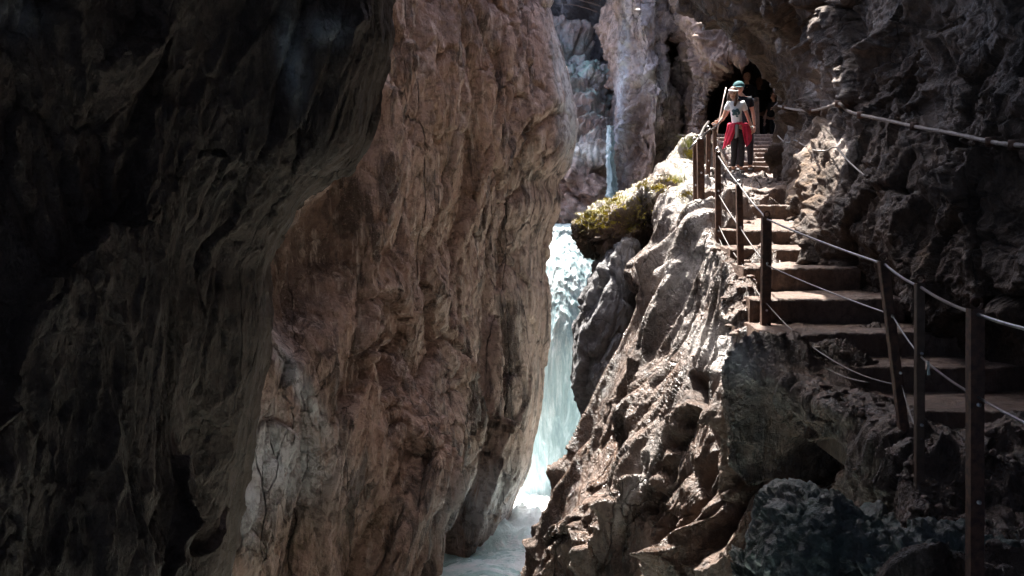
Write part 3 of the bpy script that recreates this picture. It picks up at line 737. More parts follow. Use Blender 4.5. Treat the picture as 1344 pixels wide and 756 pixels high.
def sag(a, b, s=.02, n=8):
    a = Vector(a); b = Vector(b); return [a.lerp(b, k / n) - Vector((0, 0, 4 * s * (k / n) * (1 - k / n))) for k in range(n + 1)]
G = 'rusty posts of the cable railing'
# px top, py top, px base, py base, distance, half width, label, cable heights
POSTS = [(1280, 405, 1280, 790, 4.3, .026, 'nearest rusty railing post, thick, running out of the bottom edge'),
         (1207, 372, 1207, 655, 5.66, .021, 'slim pale brown railing post second nearest to the viewer'),
         (1159, 343, 1190, 566, 6.4, .026, 'dark railing post leaning to the left beside the slim pale one'),
         (1006, 285, 1004, 472, 8.6, .034, 'broad dark rusty post standing at the lit rock edge, middle of the railing'),
         (970, 243, 974, 415, 9.7, .026, 'dark post on the rock left of the broad dark post'),
         (942, 200, 943, 358, 10.7, .025, 'thin dark post with bright bolts in front of the lit steps'),
         (919, 183, 921, 320, 11.7, .034, 'wide rusty post at the left corner of the railing'),
         (912, 186, 913, 300, 12.2, .022, 'narrow rusty post close behind the wide corner post'),
         (930, 170, 929, 252, 14.2, .026, 'rusty post behind the corner posts at the landing edge'),
         (938, 167, 939, 236, 15.5, .026, 'rusty post under the girl\'s hand at the landing')]
PT = {}
for i, (x0, y0_, x1, y1_, D, hw, lb) in enumerate(POSTS):
    base = V(x1, y1_, D); top = V(x0, y0_, D)
    r_ = empty('railing_post', base, lb, 'post', G)
    prism('shaft', base - Vector((0, 0, .12)), top, hw, hw, M_RUST if i not in (1,) else M_WOOD, r_, hollow=i in (0, 3, 6))
    PT[i] = (base, top, hw, r_)
    # cap eye holding the cable
    ring = [top + Vector((math.cos(a) * .022, -hw * .4, .022 + math.sin(a) * .022)) for a in [k * math.pi / 5 for k in range(11)]]
    tube('cable_eye', ring, .006, M_BOLT if i > 3 else M_RUST, r_, 6)
    for fr in ((.35, .68) if i < 7 else (.5,)):
        c = base.lerp(top, fr) + Vector((0, -hw - .004, 0))
        tube('bolt', [c, c + Vector((0, -.012, 0))], .011 if i > 3 else .008, M_BOLT, r_, 8)
def onpost(i, py):
    b, t_, hw, _ = PT[i]; ht = float(W(672, 0, 1)[2]); z = Z(py, b.y); f = (z - b.z) / (t_.z - b.z); p = b.lerp(t_, f); return p + Vector((0, -hw - .006, 0))
def cable(name, anchors, r, mat, label, s=.012):
    pts = []
    for a, b in zip(anchors[:-1], anchors[1:]): pts += sag(a, b, s)[:-1]
    pts.append(Vector(anchors[-1])); return tag(tube(name, pts, r, mat), label, 'cable', 'cables of the stair railing')
cable('top_cable', [onpost(5, 205), onpost(4, 244), onpost(3, 288), onpost(2, 347), onpost(1, 377), onpost(0, 412), V(1420, 444, 3.6)], .0075, M_CABLE, 'topmost steel cable of the railing beside the stairs')
cable('middle_cable', [onpost(5, 255), onpost(4, 300), onpost(3, 348), onpost(2, 413), onpost(1, 468), onpost(0, 520), V(1420, 585, 3.6)], .0052, M_CABLE, 'second steel cable below the topmost one')
cable('lower_cable', [onpost(5, 296), onpost(4, 345), onpost(3, 398), V(1085, 468, 7.6), onpost(2, 505), onpost(1, 575)], .004, M_CABLED, 'thin third cable sagging low across the dark steps', .03)
cable('bottom_cable', [onpost(5, 312), onpost(4, 372), onpost(3, 425), V(1075, 478, 7.8), V(1140, 502, 7.2)], .004, M_CABLED, 'lowest thin cable ending on the rock below the steps', .02)
rl = tube('corner_handrail', [V(905, 196, 11.8), V(914, 186, 11.8), V(919, 179, 12.2), V(924, 168, 13.2), V(930, 160, 14.2)], .016, M_CABLE); tag(rl, 'short bright metal handrail on the corner posts', 'handrail')
rl = tube('landing_handrail', [V(919, 182, 11.9), V(930, 172, 14.1), V(938, 168, 15.5), V(950, 152, 19)], .012, M_CABLE); tag(rl, 'metal handrail running behind the girl\'s hand into the tunnel', 'handrail')
tg = tag(tube('tag_strip', [V(1218, 474, 5.4), V(1219, 492, 5.4)], .007, simple_mat('pale tag', (.55, .6, .6), .5)), 'small pale tag hanging on the second cable', 'tag')
# upper post with bracket
b_ = V(994, 180, 23.2); r_ = empty('railing_post', b_, 'light brown post with side bracket at the head of the upper stairs', 'post', G)
prism('shaft', b_, V(993, 128, 23.2), .045, .045, M_WOOD, r_); tube('bracket', [V(993, 131, 23.15), V(985, 131, 23.15)], .03, M_CABLE, r_)
# wall handrail: wrapped rope on brackets
from mathutils.bvhtree import BVHTree
_bv = BVHTree.FromPolygons([v.co[:] for v in cave.data.vertices], [p.vertices[:] for p in cave.data.polygons])
def on_wall(px, py, off=.07):
    d = V(px, py, 1.0).normalized(); h = _bv.ray_cast(Vector((0, 0, 0)), d)
    return h[0].y if h[0] else None
def wall_path(lst, off):
    ds = [on_wall(px, py) for px, py, _ in lst]
    ds = [a if a and abs(a - l[2]) < 3 else l[2] for a, l in zip(ds, lst)]
    # the rope spans hollows: never deeper than its neighbours' line
    out = [min(ds[i], (ds[max(i - 1, 0)] + ds[min(i + 1, len(ds) - 1)]) / 2 + .1) for i in range(len(ds))]
    return [V(px, py, d - off) for (px, py, _), d in zip(lst, out)]
wp = wall_path([(1022, 139, 16.2), (1030, 141, 15.9), (1045, 144, 14.6), (1066, 145, 13.3), (1084, 141, 12.3), (1101, 136, 11.6), (1112, 145, 11.2), (1130, 151, 10.6), (1160, 157, 9.9), (1200, 166, 9.1), (1250, 175, 8.4), (1300, 186, 7.8), (1330, 190, 7.4), (1400, 196, 6.8)], .13)
cp = catmull(np.array([p[:] for p in wp]), [8] * (len(wp) - 1))
wr = empty('wall_handrail', wp[0], 'rope handrail fixed along the dark cave wall on the right', 'handrail')
M_ROPE = simple_mat('grey rope', (.20, .17, .15), .6, .1, .4, 40, .5, .004)
tube('rope', cp, [(.015) + .002 * math.sin(k * 1.9) for k in range(len(cp))], M_ROPE, wr, 8)
for k in (1, 3, 5, 7, 9, 11, 12):
    p = wp[k]; tube('bracket', [p + Vector((0, 0, 0)), p + Vector((.12, .10, -.01)), p + Vector((.5, .45, 0))], .012, M_RUST, wr, 6)
    tube('binding', [p + Vector((-.03, .012, 0)), p + Vector((.03, -.012, 0))], .032, M_RUST, wr, 8)
c2 = wall_path([(1021, 178, 16.2), (1028, 185, 15.8), (1035, 187, 15.0), (1043, 184, 14.2), (1052, 189, 13.5), (1068, 197, 12.6), (1084, 198, 12), (1097, 193, 11.5), (1112, 210, 11), (1136, 232, 10.3)], .07)
cp = catmull(np.array([p[:] for p in c2]), [6] * (len(c2) - 1)); tag(tube('slack_wall_cable', cp, .009, M_CABLED), 'slack lower cable drooping along the cave wall', 'cable')
# ------------------------------------------------------------------ people
def skin_data(chains, sub=2):
    """chains: list of [(x,y,z,r),...]; a chain may start on an existing point (shared within 1e-4)"""
    pts = []; rad = []; eds = []
    def idx(p):
        for i, q in enumerate(pts):
            if (Vector(q) - Vector(p[:3])).length < 1e-4: return i
        pts.append(tuple(p[:3])); rad.append(p[3]); return len(pts) - 1
    for ch in chains:
        pr = None
        for p in ch:
            k = idx(p)
            if pr is not None and pr != k: eds.append((pr, k))
            pr = k
    me = bpy.data.meshes.new('tmp'); me.from_pydata(pts, eds, []); o = bpy.data.objects.new('tmp', me); COL.objects.link(o)
    sk = o.modifiers.new('s', 'SKIN'); sk.use_smooth_shade = True
    for i, r in enumerate(rad):
        v = me.skin_vertices[0].data[i]; v.radius = (r, r) if not isinstance(r, tuple) else r; v.use_root = (i == 0)
    sb = o.modifiers.new('b', 'SUBSURF'); sb.levels = sub; sb.render_levels = sub
    dg = bpy.context.evaluated_depsgraph_get(); ev = o.evaluated_get(dg); m2 = bpy.data.meshes.new_from_object(ev)
    vs = [v.co[:] for v in m2.vertices]; fs = [tuple(p.vertices) for p in m2.polygons]
    bpy.data.objects.remove(o); bpy.data.meshes.remove(me); bpy.data.meshes.remove(m2)
    return vs, fs
def ell(c, r, rot=(0, 0, 0), seg=20, rings=14, fn=None):
    M = Euler([math.radians(a) for a in rot]).to_matrix(); vs = []; fs = []
    for i in range(rings + 1):
        th = math.pi * i / rings
        for k in range(seg):
            ph = 2 * math.pi * k / seg
            p = Vector((math.sin(th) * math.cos(ph), math.sin(th) * math.sin(ph), math.cos(th)))
            if fn: p = fn(p)
            p = M @ Vector((p.x * r[0], p.y * r[1], p.z * r[2])) + Vector(c); vs.append(p[:])
    for i in range(rings):
        for k in range(seg):
            fs.append((i * seg + k, (i + 1) * seg + k, (i + 1) * seg + (k + 1) % seg, i * seg + (k + 1) % seg))
    return vs, fs
class Build:
    def __init__(s): s.v = []; s.f = []; s.m = []
    def add(s, d, mi=0):
        n = len(s.v); s.v += list(d[0]); s.f += [tuple(i + n for i in f) for f in d[1]]; s.m += [mi] * len(d[1]); return s
    def make(s, name, mats, parent):
        me = bpy.data.meshes.new(name); me.from_pydata(s.v, [], s.f); me.validate()
        for m in mats: me.materials.append(m)
        if len(me.polygons) == len(s.m): me.polygons.foreach_set('material_index', s.m)
        me.polygons.foreach_set('use_smooth', [True] * len(me.polygons))
        o = bpy.data.objects.new(name, me); COL.objects.link(o); o.parent = parent; return o
M_SKIN = simple_mat('skin', (.50, .30, .22), .5, 0, .4); M_EYE = simple_mat('eye', (.03, .02, .02), .3); M_LIP = simple_mat('lips', (.35, .12, .10), .5)
M_HAIR = simple_mat('brown hair', (.10, .055, .035), .5, 0, .5, 60, .5); M_BLACKHAIR = simple_mat('dark hair', (.025, .018, .015), .5, 0, .5, 60, .5)
M_WHITE = simple_mat('white cotton', (.78, .84, .87), .9, 0, .2, 9, .12); M_PRINT = simple_mat('shirt print', (.06, .13, .15), .9)
M_TROU = simple_mat('black trousers', (.022, .024, .03), .8, 0, .3, 20, .5); M_SHOE = simple_mat('dark shoe', (.03, .03, .032), .6)
M_RED = simple_mat('crimson jacket', (.62, .035, .09), .75, 0, .3, 12, .35); M_GREYC = simple_mat('grey lining', (.16, .17, .18), .9)
M_TEALC = simple_mat('teal cap', (.03, .11, .12), .8, 0, .3, 15, .3); M_DARKB = simple_mat('dark blue cloth', (.010, .014, .022), .85, 0, .3, 15, .4)
M_BLK = simple_mat('black cloth', (.014, .014, .016), .85); M_BAND = simple_mat('pale headband', (.6, .66, .68), .8); M_POLE = simple_mat('pale pole', (.62, .5, .45), .45)

def head_geo(b, c, h, tilt, hairmat_idx=None):
    """head of height h centred at c, looking to -Y; tilt = (pitch, roll, yaw) degrees"""
    M = Euler([math.radians(a) for a in tilt]).to_matrix(); rz = h / 2
    def fn(p):
        p = p.copy()
        if p.z < 0: p.x *= 1 - .32 * (-p.z) ** 1.3; p.y *= 1 - .12 * (-p.z)
        if p.y < -.6: p.y = -.6 + (p.y + .6) * .75
        return p
    b.add(ell(c, (rz * .70, rz * .84, rz), tilt, 24, 18, fn), 0)
    def at_(x, y, z): return (M @ Vector((x * rz, y * rz, z * rz)) + Vector(c))[:]
    b.add(ell(at_(0, -.80, -.12), (rz * .10, rz * .17, rz * .20), tilt, 10, 8), 0)        # nose
    for s in (-1, 1):
        b.add(ell(at_(.27 * s, -.70, .04), (rz * .11, rz * .06, rz * .06), tilt, 8, 6), 1)  # eyes
        b.add(ell(at_(.27 * s, -.72, .17), (rz * .15, rz * .05, rz * .03), tilt, 8, 6), 1)  # brows
        b.add(ell(at_(.70 * s, .02, -.05), (rz * .08, rz * .14, rz * .20), tilt, 8, 6), 0)  # ears
    b.add(ell(at_(0, -.70, -.47), (rz * .20, rz * .07, rz * .06), tilt, 8, 6), 2)
    return at_
def hand_chains(w, d, side, curl=.5, s=1.0):
    """w wrist position, d direction of the hand, side: unit vector across the palm to the thumb side"""
    w = Vector(w); d = Vector(d).normalized(); sd_ = Vector(side); sd_ = (sd_ - d * sd_.dot(d)).normalized(); nn = d.cross(sd_).normalized()
    out = []; pal = w + d * .075 * s
    out.append([(*w, .021 * s), (*(w + d * .04 * s), (.030 * s, .017 * s)), (*pal, (.034 * s, .015 * s))])
    for k, L in enumerate((.066, .074, .068, .052)):
        o_ = pal + sd_ * (.024 - .016 * k) * s - d * .012 * s
        a = o_ + d * L * .5 * s + nn * curl * .010 * s; e = a + (d * (1 - curl) + nn * curl).normalized() * L * .5 * s
        out.append([(*o_, .0095 * s), (*a, .0085 * s), (*e, .0065 * s)])
    o_ = w + d * .03 * s + sd_ * .018 * s; a = o_ + (d * .6 + sd_ * .7) * .035 * s; e = a + (d * .9 + sd_ * .2 + nn * .3 * curl) * .032 * s
    out.append([(*o_, .011 * s), (*a, .0095 * s), (*e, .008 * s)])
    return out
def person(base, H, J, label, cloth, hair, top_mat, leg_mat, sleeves='short', facing=0):
    """J: joints in metres relative to the base; facing turns the whole figure"""
    root = empty('person', base, label, 'person', 'walkers on the stairs'); root.rotation_euler.z = math.radians(facing)
    k = H / 1.6
    b = Build(); hs = .128 * H * 1.08; hc = Vector(J['head'])
    sh = [Vector(J['shR']), Vector(J['shL'])]; chest = (sh[0] + sh[1]) / 2; chest.z -= .05 * k; neck = (sh[0] + sh[1]) / 2 + Vector((0, 0, .03 * k))
    pel = (Vector(J['hipR']) + Vector(J['hipL'])) / 2; belly = pel.lerp(chest, .45)
    body = [[(*pel, (.125 * k, .095 * k)), (*belly, (.105 * k, .08 * k)), (*chest, (.13 * k, .088 * k)), (*neck, .052 * k), (*(hc - Vector((0, 0, hs * .3))), .048 * k)]]
    for s in 'RL':
        S, E_, Wr = (Vector(J[a + s]) for a in ('sh', 'el', 'wr'))
        body.append([(*chest, (.13 * k, .088 * k)), (*S, .048 * k), (*S.lerp(E_, .5), .040 * k), (*E_, .033 * k), (*E_.lerp(Wr, .4), .032 * k), (*Wr, .022 * k)])
        Hp, Kn, An, To = (Vector(J[a + s]) for a in ('hip', 'kn', 'an', 'to'))
        body.append([(*pel, (.125 * k, .095 * k)), (*Hp, .080 * k), (*Hp.lerp(Kn, .5), .066 * k), (*Kn, .048 * k), (*Kn.lerp(An, .35), .048 * k), (*An, .030 * k)])
    b.add(skin_data(body, 2), 0)
    for s in 'RL':
        Wr = Vector(J['wr' + s]); d = Vector(J['hd' + s]); sg = -1 if s == 'R' else 1
        for ch in hand_chains(Wr, d, J.get('th' + s, (-sg * .6, -.8, .1)), J.get('curl', .45), k): b.add(skin_data([ch], 1), 0)
    at_ = head_geo(b, hc, hs, J.get('tilt', (0, 0, 0)))
    b.make('body', [M_SKIN, M_EYE, M_LIP], root)
    # trousers
    g = 1.16; tr = [[(*(pel + Vector((0, 0, .05 * k))), (.128 * k, .100 * k)), (*pel, (.138 * k, .108 * k))]]
    for s in 'RL':
        Hp, Kn, An, To = (Vector(J[a + s]) for a in ('hip', 'kn', 'an', 'to'))
        tr.append([(*pel, (.138 * k, .108 * k)), (*Hp, .092 * k), (*Hp.lerp(Kn, .5), .077 * k), (*Kn, .060 * k), (*Kn.lerp(An, .35), .058 * k), (*Kn.lerp(An, .9), .045 * k)])
    Build().add(skin_data(tr, 2)).make('trousers', [leg_mat], root)
    # top
    shm = [[(*(pel + Vector((0, 0, .04 * k))), (.142 * k, .112 * k)), (*belly, (.125 * k, .098 * k)), (*chest, (.147 * k, .105 * k)), (*(neck - Vector((0, 0, .01))), .066 * k)]]
    for s in 'RL':
        S, E_, Wr = (Vector(J[a + s]) for a in ('sh', 'el', 'wr'))
        ch = [(*chest, (.147 * k, .105 * k)), (*S, .061 * k), (*S.lerp(E_, .6), .056 * k)]
        if sleeves == 'long': ch += [(*E_, .045 * k), (*E_.lerp(Wr, .9), .033 * k)]
        shm.append(ch)
    Build().add(skin_data(shm, 2)).make('shirt' if sleeves == 'short' else 'jacket', [top_mat], root)
    for s in 'RL':
        An, To = Vector(J['an' + s]), Vector(J['to' + s]); d = (To - An); d.z = 0; d = d.normalized() if d.length > .01 else Vector((0, -1, 0))
        f0 = An + Vector((0, 0, -.035 * k)) - d * .04 * k
        Build().add(skin_data([[(*f0, .04 * k), (*(f0 + d * .07 * k), .040 * k), (*(f0 + d * .15 * k - Vector((0, 0, .012 * k))), (.038 * k, .028 * k)), (*(f0 + d * .19 * k - Vector((0, 0, .016 * k))), (.030 * k, .022 * k))]], 2)).make('shoe', [M_SHOE], root)
    # hair
    rz = hs / 2; M = J.get('tilt', (0, 0, 0))
    def hf(p):
        p = p.copy()
        if p.y < -.25 and p.z < .45: p.y = -.25 + (p.y + .25) * .2
        if p.y < -.55: p.y = -.62
        return p
    hb = Build(); hb.add(ell(at_(0, .10, .14), (rz * .80, rz * .90, rz * .96), M, 22, 16, hf))
    for ch in hair(at_, k): hb.add(skin_data([ch], 1))
    hb.make('hair', [J.get('hairmat', M_HAIR)], root)
    return root, at_, k

def PJ(cx, fy, s, **kw):
    """joints given as photo pixels (px,py[,y metres]) on a figure whose feet are at cx,fy and whose scale is s pixels per metre"""
    o = {}
    for a, v in kw.items(): o[a] = ((v[0] - cx) / s, v[2] if len(v) > 2 else 0, (fy - v[1]) / s)
    return o
def long_hair(at_, k):
    out = []
    for i in range(7):
        x = -.62 + i * .2; out.append([(*at_(x, .35, .1), .028 * k), (*at_(x * 1.15, .45, -.9), .030 * k), (*at_(x * 1.1, .42, -1.7), .018 * k)])
    out.append([(*at_(.55, -.25, .3), .022 * k), (*at_(.66, -.45, -.6), .030 * k), (*at_(.55, -.75, -1.5), .030 * k), (*at_(.5, -.85, -2.3), .016 * k)])
    out.append([(*at_(-.55, -.25, .3), .020 * k), (*at_(-.66, -.35, -.6), .024 * k), (*at_(-.62, -.4, -1.3), .014 * k)])
    return out
def short_hair(at_, k): return [[(*at_(-.3, .5, -.1), .05 * k), (*at_(.3, .5, -.1), .05 * k)]]

# --- the girl in front
D = 18.3; s = F / D; fy = 229; base = V(968, fy, D)
J = PJ(968, fy, s, head=(960.5, 124, -.03), shR=(955.5, 137.5), shL=(974, 136.5), elR=(949.5, 153, .02), wrR=(942.5, 163.5, .0), elL=(981, 154, .03), wrL=(986, 168, -.02),
       hipR=(963.2, 172), hipL=(971.8, 172), knR=(962.8, 198, -.02), knL=(972.8, 198, -.03), anR=(962.4, 222.5, .03), anL=(973, 222.5, .02), toR=(961, 226, -.10), toL=(974.6, 226, -.12))
J.update(hdR=(-.8, -.2, -.1), thR=(0, -.3, 1), hdL=(.15, -.15, -.95), tilt=(14, 6, -14), curl=.6)
girl, at_, k = person(base, 1.40, J, 'long haired girl in white shirt, crimson jacket round her waist, hand on rail', None, long_hair, M_WHITE, M_TROU)
rz = .128 * 1.40 * 1.08 / 2
bb = Build(); bb.add(ell(at_(0, .02, .50), (rz * .84, rz * .96, rz * .13), J['tilt'], 22, 8)); bb.make('headband', [M_BAND], girl)
bb = Build()      # abstract print: a patch of small blots hugging the chest
ch = (Vector(J['shR']) + Vector(J['shL'])) / 2
for (x, z, rx, rr_) in ((-.05, -.13, .035, .03), (.0, -.12, .03, .035), (-.025, -.17, .04, .02), (.03, -.16, .018, .03), (-.06, -.18, .02, .022), (.0, -.21, .022, .014)):
    bb.add(ell((ch.x + x, ch.y - .103 + .25 * x * x, ch.z + z), (rx, .016, rr_), (0, 20, 0), 10, 6))
bb.make('shirt_print', [M_PRINT], girl)
bb = Build(); wl = Vector(J['wrL']); bb.add(ell(wl + Vector((0, 0, .012)), (.03, .03, .012), (0, 0, 0), 12, 6)); bb.make('bracelet', [M_BAND], girl)
def flap(name, pts, th, mat, parent, folds=3, amp=.012):
    """hanging cloth: pts = rows of (left xyz, right xyz)"""
    C = np.array(pts, float); A = catmull(C, [6] * (len(C) - 1)); n = 16; G_ = np.stack([A[:, 0] * (1 - t) + A[:, 1] * t for t in np.linspace(0, 1, n)], 1)
    u = np.linspace(0, 1, n)[None]; v = np.linspace(0, 1, len(G_))[:, None]
    G_[..., 1] -= (.03 * np.sin(math.pi * u) + amp * np.sin(u * folds * 6.28 + v * 2) * (.4 + v))
    nv, nu = G_.shape[:2]; P = G_.reshape(-1, 3); idx = np.arange(nv * nu).reshape(nv, nu)
    f = np.stack([idx[:-1, :-1], idx[1:, :-1], idx[1:, 1:], idx[:-1, 1:]], -1).reshape(-1, 4); loop = np.concatenate([idx[0, :], idx[1:, -1], idx[-1, :-1][::-1], idx[1:-1, 0][::-1]])
    a = np.arange(len(loop)); b2 = (a + 1) % len(loop); n0 = len(P); q_ = np.stack([loop[a], loop[b2], n0 + loop[b2], n0 + loop[a]], -1)
    return mesh_from(name, np.concatenate([P, P + [0, th, 0]]), np.concatenate([f, f[:, ::-1] + n0, q_]), mat, parent=parent)
def q(px, py, y=0): return ((px - 968) / s, y, (fy - py) / s)
jk = Build()
for i in range(24):
    a0 = 2 * math.pi * i / 24; a1 = 2 * math.pi * (i + 1) / 24
    p = lambda a: (math.cos(a) * .140, math.sin(a) * .112, (fy - 164.5) / s + .012 * math.sin(3 * a))
    jk.add(skin_data([[(*p(a0), .026), (*p(a1), .026)]], 1)) if i % 2 == 0 else None
    jk.add(ell(p(a0), (.030, .030, .024), (0, 0, math.degrees(a0)), 8, 6))
jo = jk.make('tied_jacket', [M_RED], girl)
o = flap('jacket_sleeve', [(q(957, 163, -.08), q(965, 163, -.11)), (q(954, 174, -.09), q(963, 172, -.11)), (q(950, 186, -.07), q(959, 184, -.1)), (q(947, 197, -.04), q(954, 191, -.06))], .015, M_RED, jo, 2, .010)
o = flap('jacket_body', [(q(972, 163, -.10), q(981, 163, -.02)), (q(972, 173, -.11), q(985, 173, -.02)), (q(974, 184, -.11), q(986, 183, .0)), (q(977, 194, -.1), q(982, 190, -.03))], .015, M_RED, jo, 2, .012)
o = flap('jacket_back', [(q(956, 164, .11), q(981, 164, .11)), (q(953, 178, .13), q(984, 178, .12)), (q(951, 190, .13), q(982, 189, .13))], .015, M_RED, jo, 3, .012)
o = flap('jacket_lining', [(q(962, 165, -.12), q(967, 165, -.125)), (q(962, 174, -.125), q(967, 174, -.13)), (q(962, 183, -.115), q(967, 181, -.12))], .012, M_GREYC, jo, 2, .006)
for c in [c for c in girl.children_recursive if c.parent == jo]: pass
pl = tube('walking_pole', [V(953, 115, 18.4), V(949, 133, 18.32), V(943.5, 161, 18.25), V(941, 176, 18.2)], .009, M_POLE); tag(pl, 'thin pale pole slanting beside the girl\'s head down to the rail', 'pole')

# --- companion behind her with the teal cap
D = 18.95; s2 = F / D; f2 = 226.5; base = V(977, f2, D)
J = PJ(977, f2, s2, head=(968.5, 117.5, 0), shR=(965, 131), shL=(983, 131), elR=(955, 147, .03), wrR=(946, 160, -.05), elL=(988, 150, .02), wrL=(989, 166, -.03),
       hipR=(971, 170), hipL=(982, 170), knR=(970, 197, -.02), knL=(984, 197, -.03), anR=(969, 220, .02), anL=(984.5, 220, .02), toR=(968, 224, -.1), toL=(986, 224, -.1))
J.update(hdR=(-.8, -.2, -.2), thR=(0, -.3, 1), hdL=(.05, -.1, -1), tilt=(10, 0, -10), hairmat=M_HAIR)
p2, at_, k = person(base, 1.52, J, 'companion in teal cap standing right behind the girl, mostly hidden', None, short_hair, M_DARKB, M_TROU)
rz = .128 * 1.52 * 1.08 / 2
def capf(p):
    p = p.copy(); p.z = max(p.z, -.05); return p
bb = Build(); bb.add(ell(at_(0, .05, .32), (rz * .92, rz * 1.0, rz * .86), J['tilt'], 22, 16, capf)); bb.add(ell(at_(0, -1.05, .33), (rz * .62, rz * .5, rz * .08), J['tilt'], 16, 8)); bb.make('cap', [M_TEALC], p2)

# --- tall one in dark blue on the upper stairs
FL = lambda D: z1 + .01 - .91 * (D - 23) / 5.5
D = 24.2; zf = FL(D)
base = Vector((X(977, D), D, zf)); c = 1.0
def std(base, H, lean=0, lx=0, **kw):
    k = H / 1.6
    J = dict(head=(lx * 1.1, -lean * 1.1 - .02, H * .925), shR=(-.165 * k + lx, -lean, H * .80), shL=(.165 * k + lx, -lean, H * .80), elR=(-.21 * k + lx, -lean * .7 - .02, H * .62), wrR=(-.20 * k + lx, -lean * .6 - .14, H * .52),
             elL=(.21 * k + lx, -lean * .7 - .02, H * .62), wrL=(.20 * k + lx, -lean * .6 - .12, H * .48), hipR=(-.085 * k, 0, H * .50), hipL=(.085 * k, 0, H * .50), knR=(-.09 * k, -.03, H * .27), knL=(.09 * k, -.05, H * .27),
             anR=(-.09 * k, .02, .075), anL=(.10 * k, -.01, .075), toR=(-.1 * k, -.11, .035), toL=(.12 * k, -.14, .035), hdR=(0, -.4, -.9), hdL=(0, -.4, -.9))
    J.update(kw); return J
H3 = Z(93, D) - zf
p3, _, _ = person(base, H3, std(base, H3, hairmat=M_BLACKHAIR, tilt=(8, 0, 0)), 'tall walker in dark blue higher on the stairs behind the capped one', None, short_hair, M_DARKB, M_TROU, 'long')
# --- dark one against the pale rock in the tunnel
D = 25.2; zf = FL(D)
H4 = Z(99, D) - zf
base = Vector((X(993, D), D, zf)); p4, _, _ = person(base, H4, std(base, H4, hairmat=M_BLACKHAIR, tilt=(5, 0, 15)), 'walker in black standing before the pale patch inside the tunnel', None, short_hair, M_BLK, M_TROU, 'long')
# --- young one leaning to the wall rope
D = 24.4; zf = FL(D)
H5 = 1.38; base = Vector((X(1006, D), D, zf))
def rel(px, py, d=0): return (X(px, D + d) - base.x, d, Z(py, D + d) - base.z)
J5 = std(base, H5, tilt=(18, 20, 30), hairmat=M_BLACKHAIR); J5.update(head=rel(1012.5, 125, -.3), shR=rel(1009, 137, -.2), shL=rel(1019, 136, -.3), elL=rel(1024, 147, -.4), wrL=rel(1025.5, 154, -.55), elR=rel(1003, 150, -.1), wrR=rel(1001, 160, -.2), hdL=(.1, -.3, -.9))
p5, _, _ = person(base, H5, J5, 'young walker in black leaning out with one bare arm by the wall rope', None, short_hair, M_BLK, M_TROU)

# ------------------------------------------------------------------ grass tuft and moss cushions at the lit rock top
def grass(name, c, n, h, spread, label):
    vs = []; fs = []; rnd = random.Random(5)
    for i in range(n):
        x, y = rnd.gauss(0, spread), rnd.gauss(0, spread); a = rnd.uniform(0, 6.28); L = h * rnd.uniform(.5, 1.1); bend = rnd.uniform(.1, .6) * L; w_ = .004
        dx, dy = math.cos(a), math.sin(a); k0 = len(vs)
        for t_ in (0, .35, .7, 1):
            p = Vector(c) + Vector((x + dx * bend * t_ * t_, y + dy * bend * t_ * t_, L * t_ - .02)); ww = w_ * (1 - t_ * .9)
            vs += [(p.x - dy * ww, p.y + dx * ww, p.z), (p.x + dy * ww, p.y - dx * ww, p.z)]
        for j in range(3): fs.append((k0 + 2 * j, k0 + 2 * j + 1, k0 + 2 * j + 3, k0 + 2 * j + 2))
    return tag(mesh_from(name, vs, fs, simple_mat(name, (.22, .24, .05), .6, 0, .3, 3, .3), smooth=False), label, 'grass')
_bl = BVHTree.FromPolygons([v.co[:] for v in ledge.data.vertices], [p.vertices[:] for p in ledge.data.polygons])
def on_ledge(px, py, d):
    h = _bl.ray_cast(Vector((0, 0, 0)), V(px, py, 1).normalized()); return h[0] if h[0] and h[0].y < 25 else V(px, py, d)
grass('grass_tuft', on_ledge(903, 192, 17.5), 110, .20, .07, 'small yellow green grass tuft on top of the lit rock')
grass('grass_tuft', on_ledge(886, 238, 16), 90, .16, .10, 'sparse grass tuft lower on the lit rock slope')
# bare twigs above the mossy slope
for i, pp in enumerate(([(728, 4, 31), (760, 8, 29.5), (800, 22, 29), (835, 40, 29)], [(735, -6, 30), (775, 4, 29), (812, 16, 28.6)])):
    cp = catmull(np.array([V(*p)[:] for p in pp]), [6] * (len(pp) - 1)); tag(tube('bare_branch', cp, .008, M_WOOD), ('long thin bare branch across the shaded far wall', 'shorter bare branch at the very top of the gap')[i], 'branch')
# ------------------------------------------------------------------ loose stones on the steps and on the rock beside them
vv, ff = [], []
for o in [ledge] + [c for c in stairs.children]:
    mw = Matrix.Identity(4) if o is ledge else o.matrix_parent_inverse.inverted() @ Matrix.Identity(4)
    n = len(vv); vv += [v.co[:] for v in o.data.vertices]; ff += [tuple(i + n for i in p.vertices) for p in o.data.polygons]
_bs = BVHTree.FromPolygons(vv, ff)
bm = bmesh.new(); bmesh.ops.create_icosphere(bm, subdivisions=2, radius=1); I0 = np.array([v.co[:] for v in bm.verts]); IF = [[v.index for v in f.verts] for f in bm.faces]; bm.free()
rnd = random.Random(12); SV = []; SF = []
zone = [(930, 1040, 240, 320, 13), (960, 1120, 330, 400, 9.6), (985, 1180, 390, 450, 8.7), (1000, 1200, 440, 560, 7.8), (1020, 1344, 540, 700, 6.5), (880, 1000, 330, 480, 10), (1060, 1344, 600, 756, 5.5)]
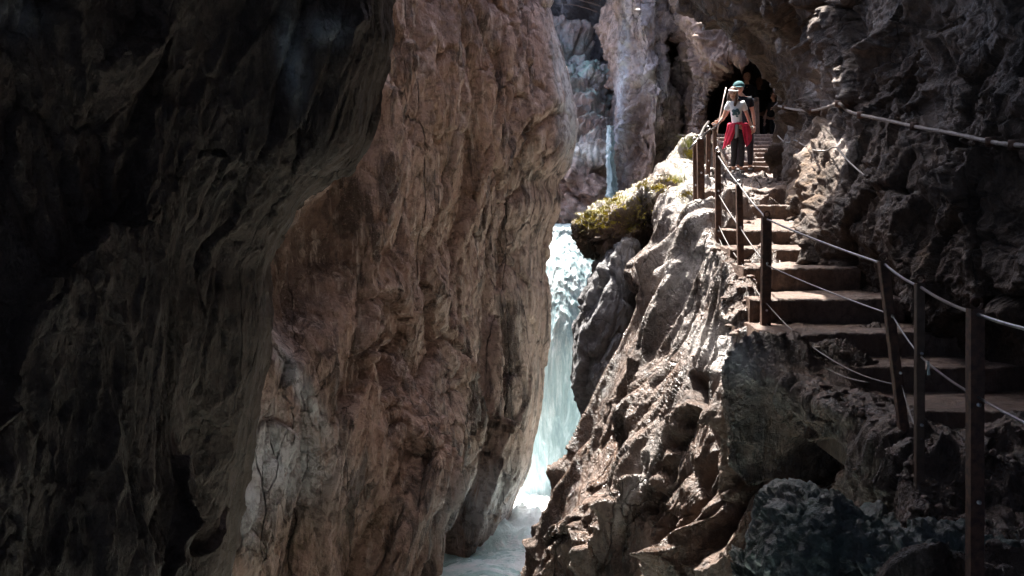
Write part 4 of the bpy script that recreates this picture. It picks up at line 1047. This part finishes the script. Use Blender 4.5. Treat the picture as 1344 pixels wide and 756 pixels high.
for i in range(900):
    x0_, x1_, ya_, yb_, d_ = rnd.choice(zone)
    h = _bs.ray_cast(Vector((0, 0, 0)), V(rnd.uniform(x0_, x1_), rnd.uniform(ya_, yb_), 1).normalized())
    if not h[0] or h[0].y > 20: continue
    p = h[0]; g = _bs.ray_cast(p + Vector((0, 0, .12)) + Vector((0, rnd.uniform(.0, .12), 0)), Vector((0, 0, -1)))
    if not g[0] or g[1].z < .55: continue
    r_ = .007 + .028 * rnd.random() ** 3; sc_ = np.array([rnd.uniform(.8, 1.5), rnd.uniform(.8, 1.5), rnd.uniform(.45, .8)]) * r_
    Q = I0 * (1 + .35 * perlin(I0 * 1.3 + rnd.uniform(0, 90)))[:, None]; a = rnd.uniform(0, 6.28); ca, sa = math.cos(a), math.sin(a)
    Q = Q * sc_; Q = np.stack([Q[:, 0] * ca - Q[:, 1] * sa, Q[:, 0] * sa + Q[:, 1] * ca, Q[:, 2]], -1) + np.array(g[0][:]) + [0, 0, sc_[2] * .4]
    n = len(SV) * len(I0); SV.append(Q); SF += [[j + n for j in f] for f in IF]
SV = np.concatenate(SV); so_ = mesh_from('gravel', SV, np.array(SF), M_STEP, {k: np.zeros(len(SV)) for k in ('pale', 'dark', 'moss')}, smooth=False)
tag(so_, kind='stuff', label='small loose stones scattered on the steps and rock')

# moss blades on the boulder and the top of the ledge
mb_ = bpy.data.objects['mossy_boulder']; vv = [v.co[:] for o in (mb_, ledge) for v in o.data.vertices]; n1_ = len(mb_.data.vertices)
ff = [tuple(p.vertices) for p in mb_.data.polygons] + [tuple(i + n1_ for i in p.vertices) for p in ledge.data.polygons]
_bm = BVHTree.FromPolygons(vv, ff); mv = []; mf = []; rnd = random.Random(3)
cl_ = [(rnd.uniform(765, 850), rnd.uniform(258, 300), rnd.uniform(4, 14)) for _ in range(16)] + [(rnd.uniform(868, 925), rnd.uniform(188, 262), rnd.uniform(2, 5)) for _ in range(5)] + [(rnd.uniform(800, 880), rnd.uniform(235, 262), 6) for _ in range(5)]
for i in range(9000):
    cx_, cy_, rr_ = rnd.choice(cl_)
    h = _bm.ray_cast(Vector((0, 0, 0)), V(rnd.gauss(cx_, rr_), rnd.gauss(cy_, rr_ * .5), 1).normalized())
    if not h[0] or h[0].y > 20 or h[1].z < .1: continue
    p = h[0]; d_ = (h[1] + Vector((rnd.uniform(-.6, .6), rnd.uniform(-.6, .6), rnd.uniform(0, .9)))).normalized(); L_ = rnd.uniform(.008, .03); s_ = d_.cross(Vector((rnd.uniform(-1, 1), rnd.uniform(-1, 1), .3))).normalized() * .006
    k0 = len(mv); mv += [(p - s_)[:], (p + s_)[:], (p + d_ * L_)[:]]; mf.append((k0, k0 + 1, k0 + 2))
tag(mesh_from('moss', mv, mf, simple_mat('moss', (.50, .43, .08), .8, 0, .2, 4, .5), smooth=False), kind='stuff', label='yellow green moss on the boulder and lit rock')
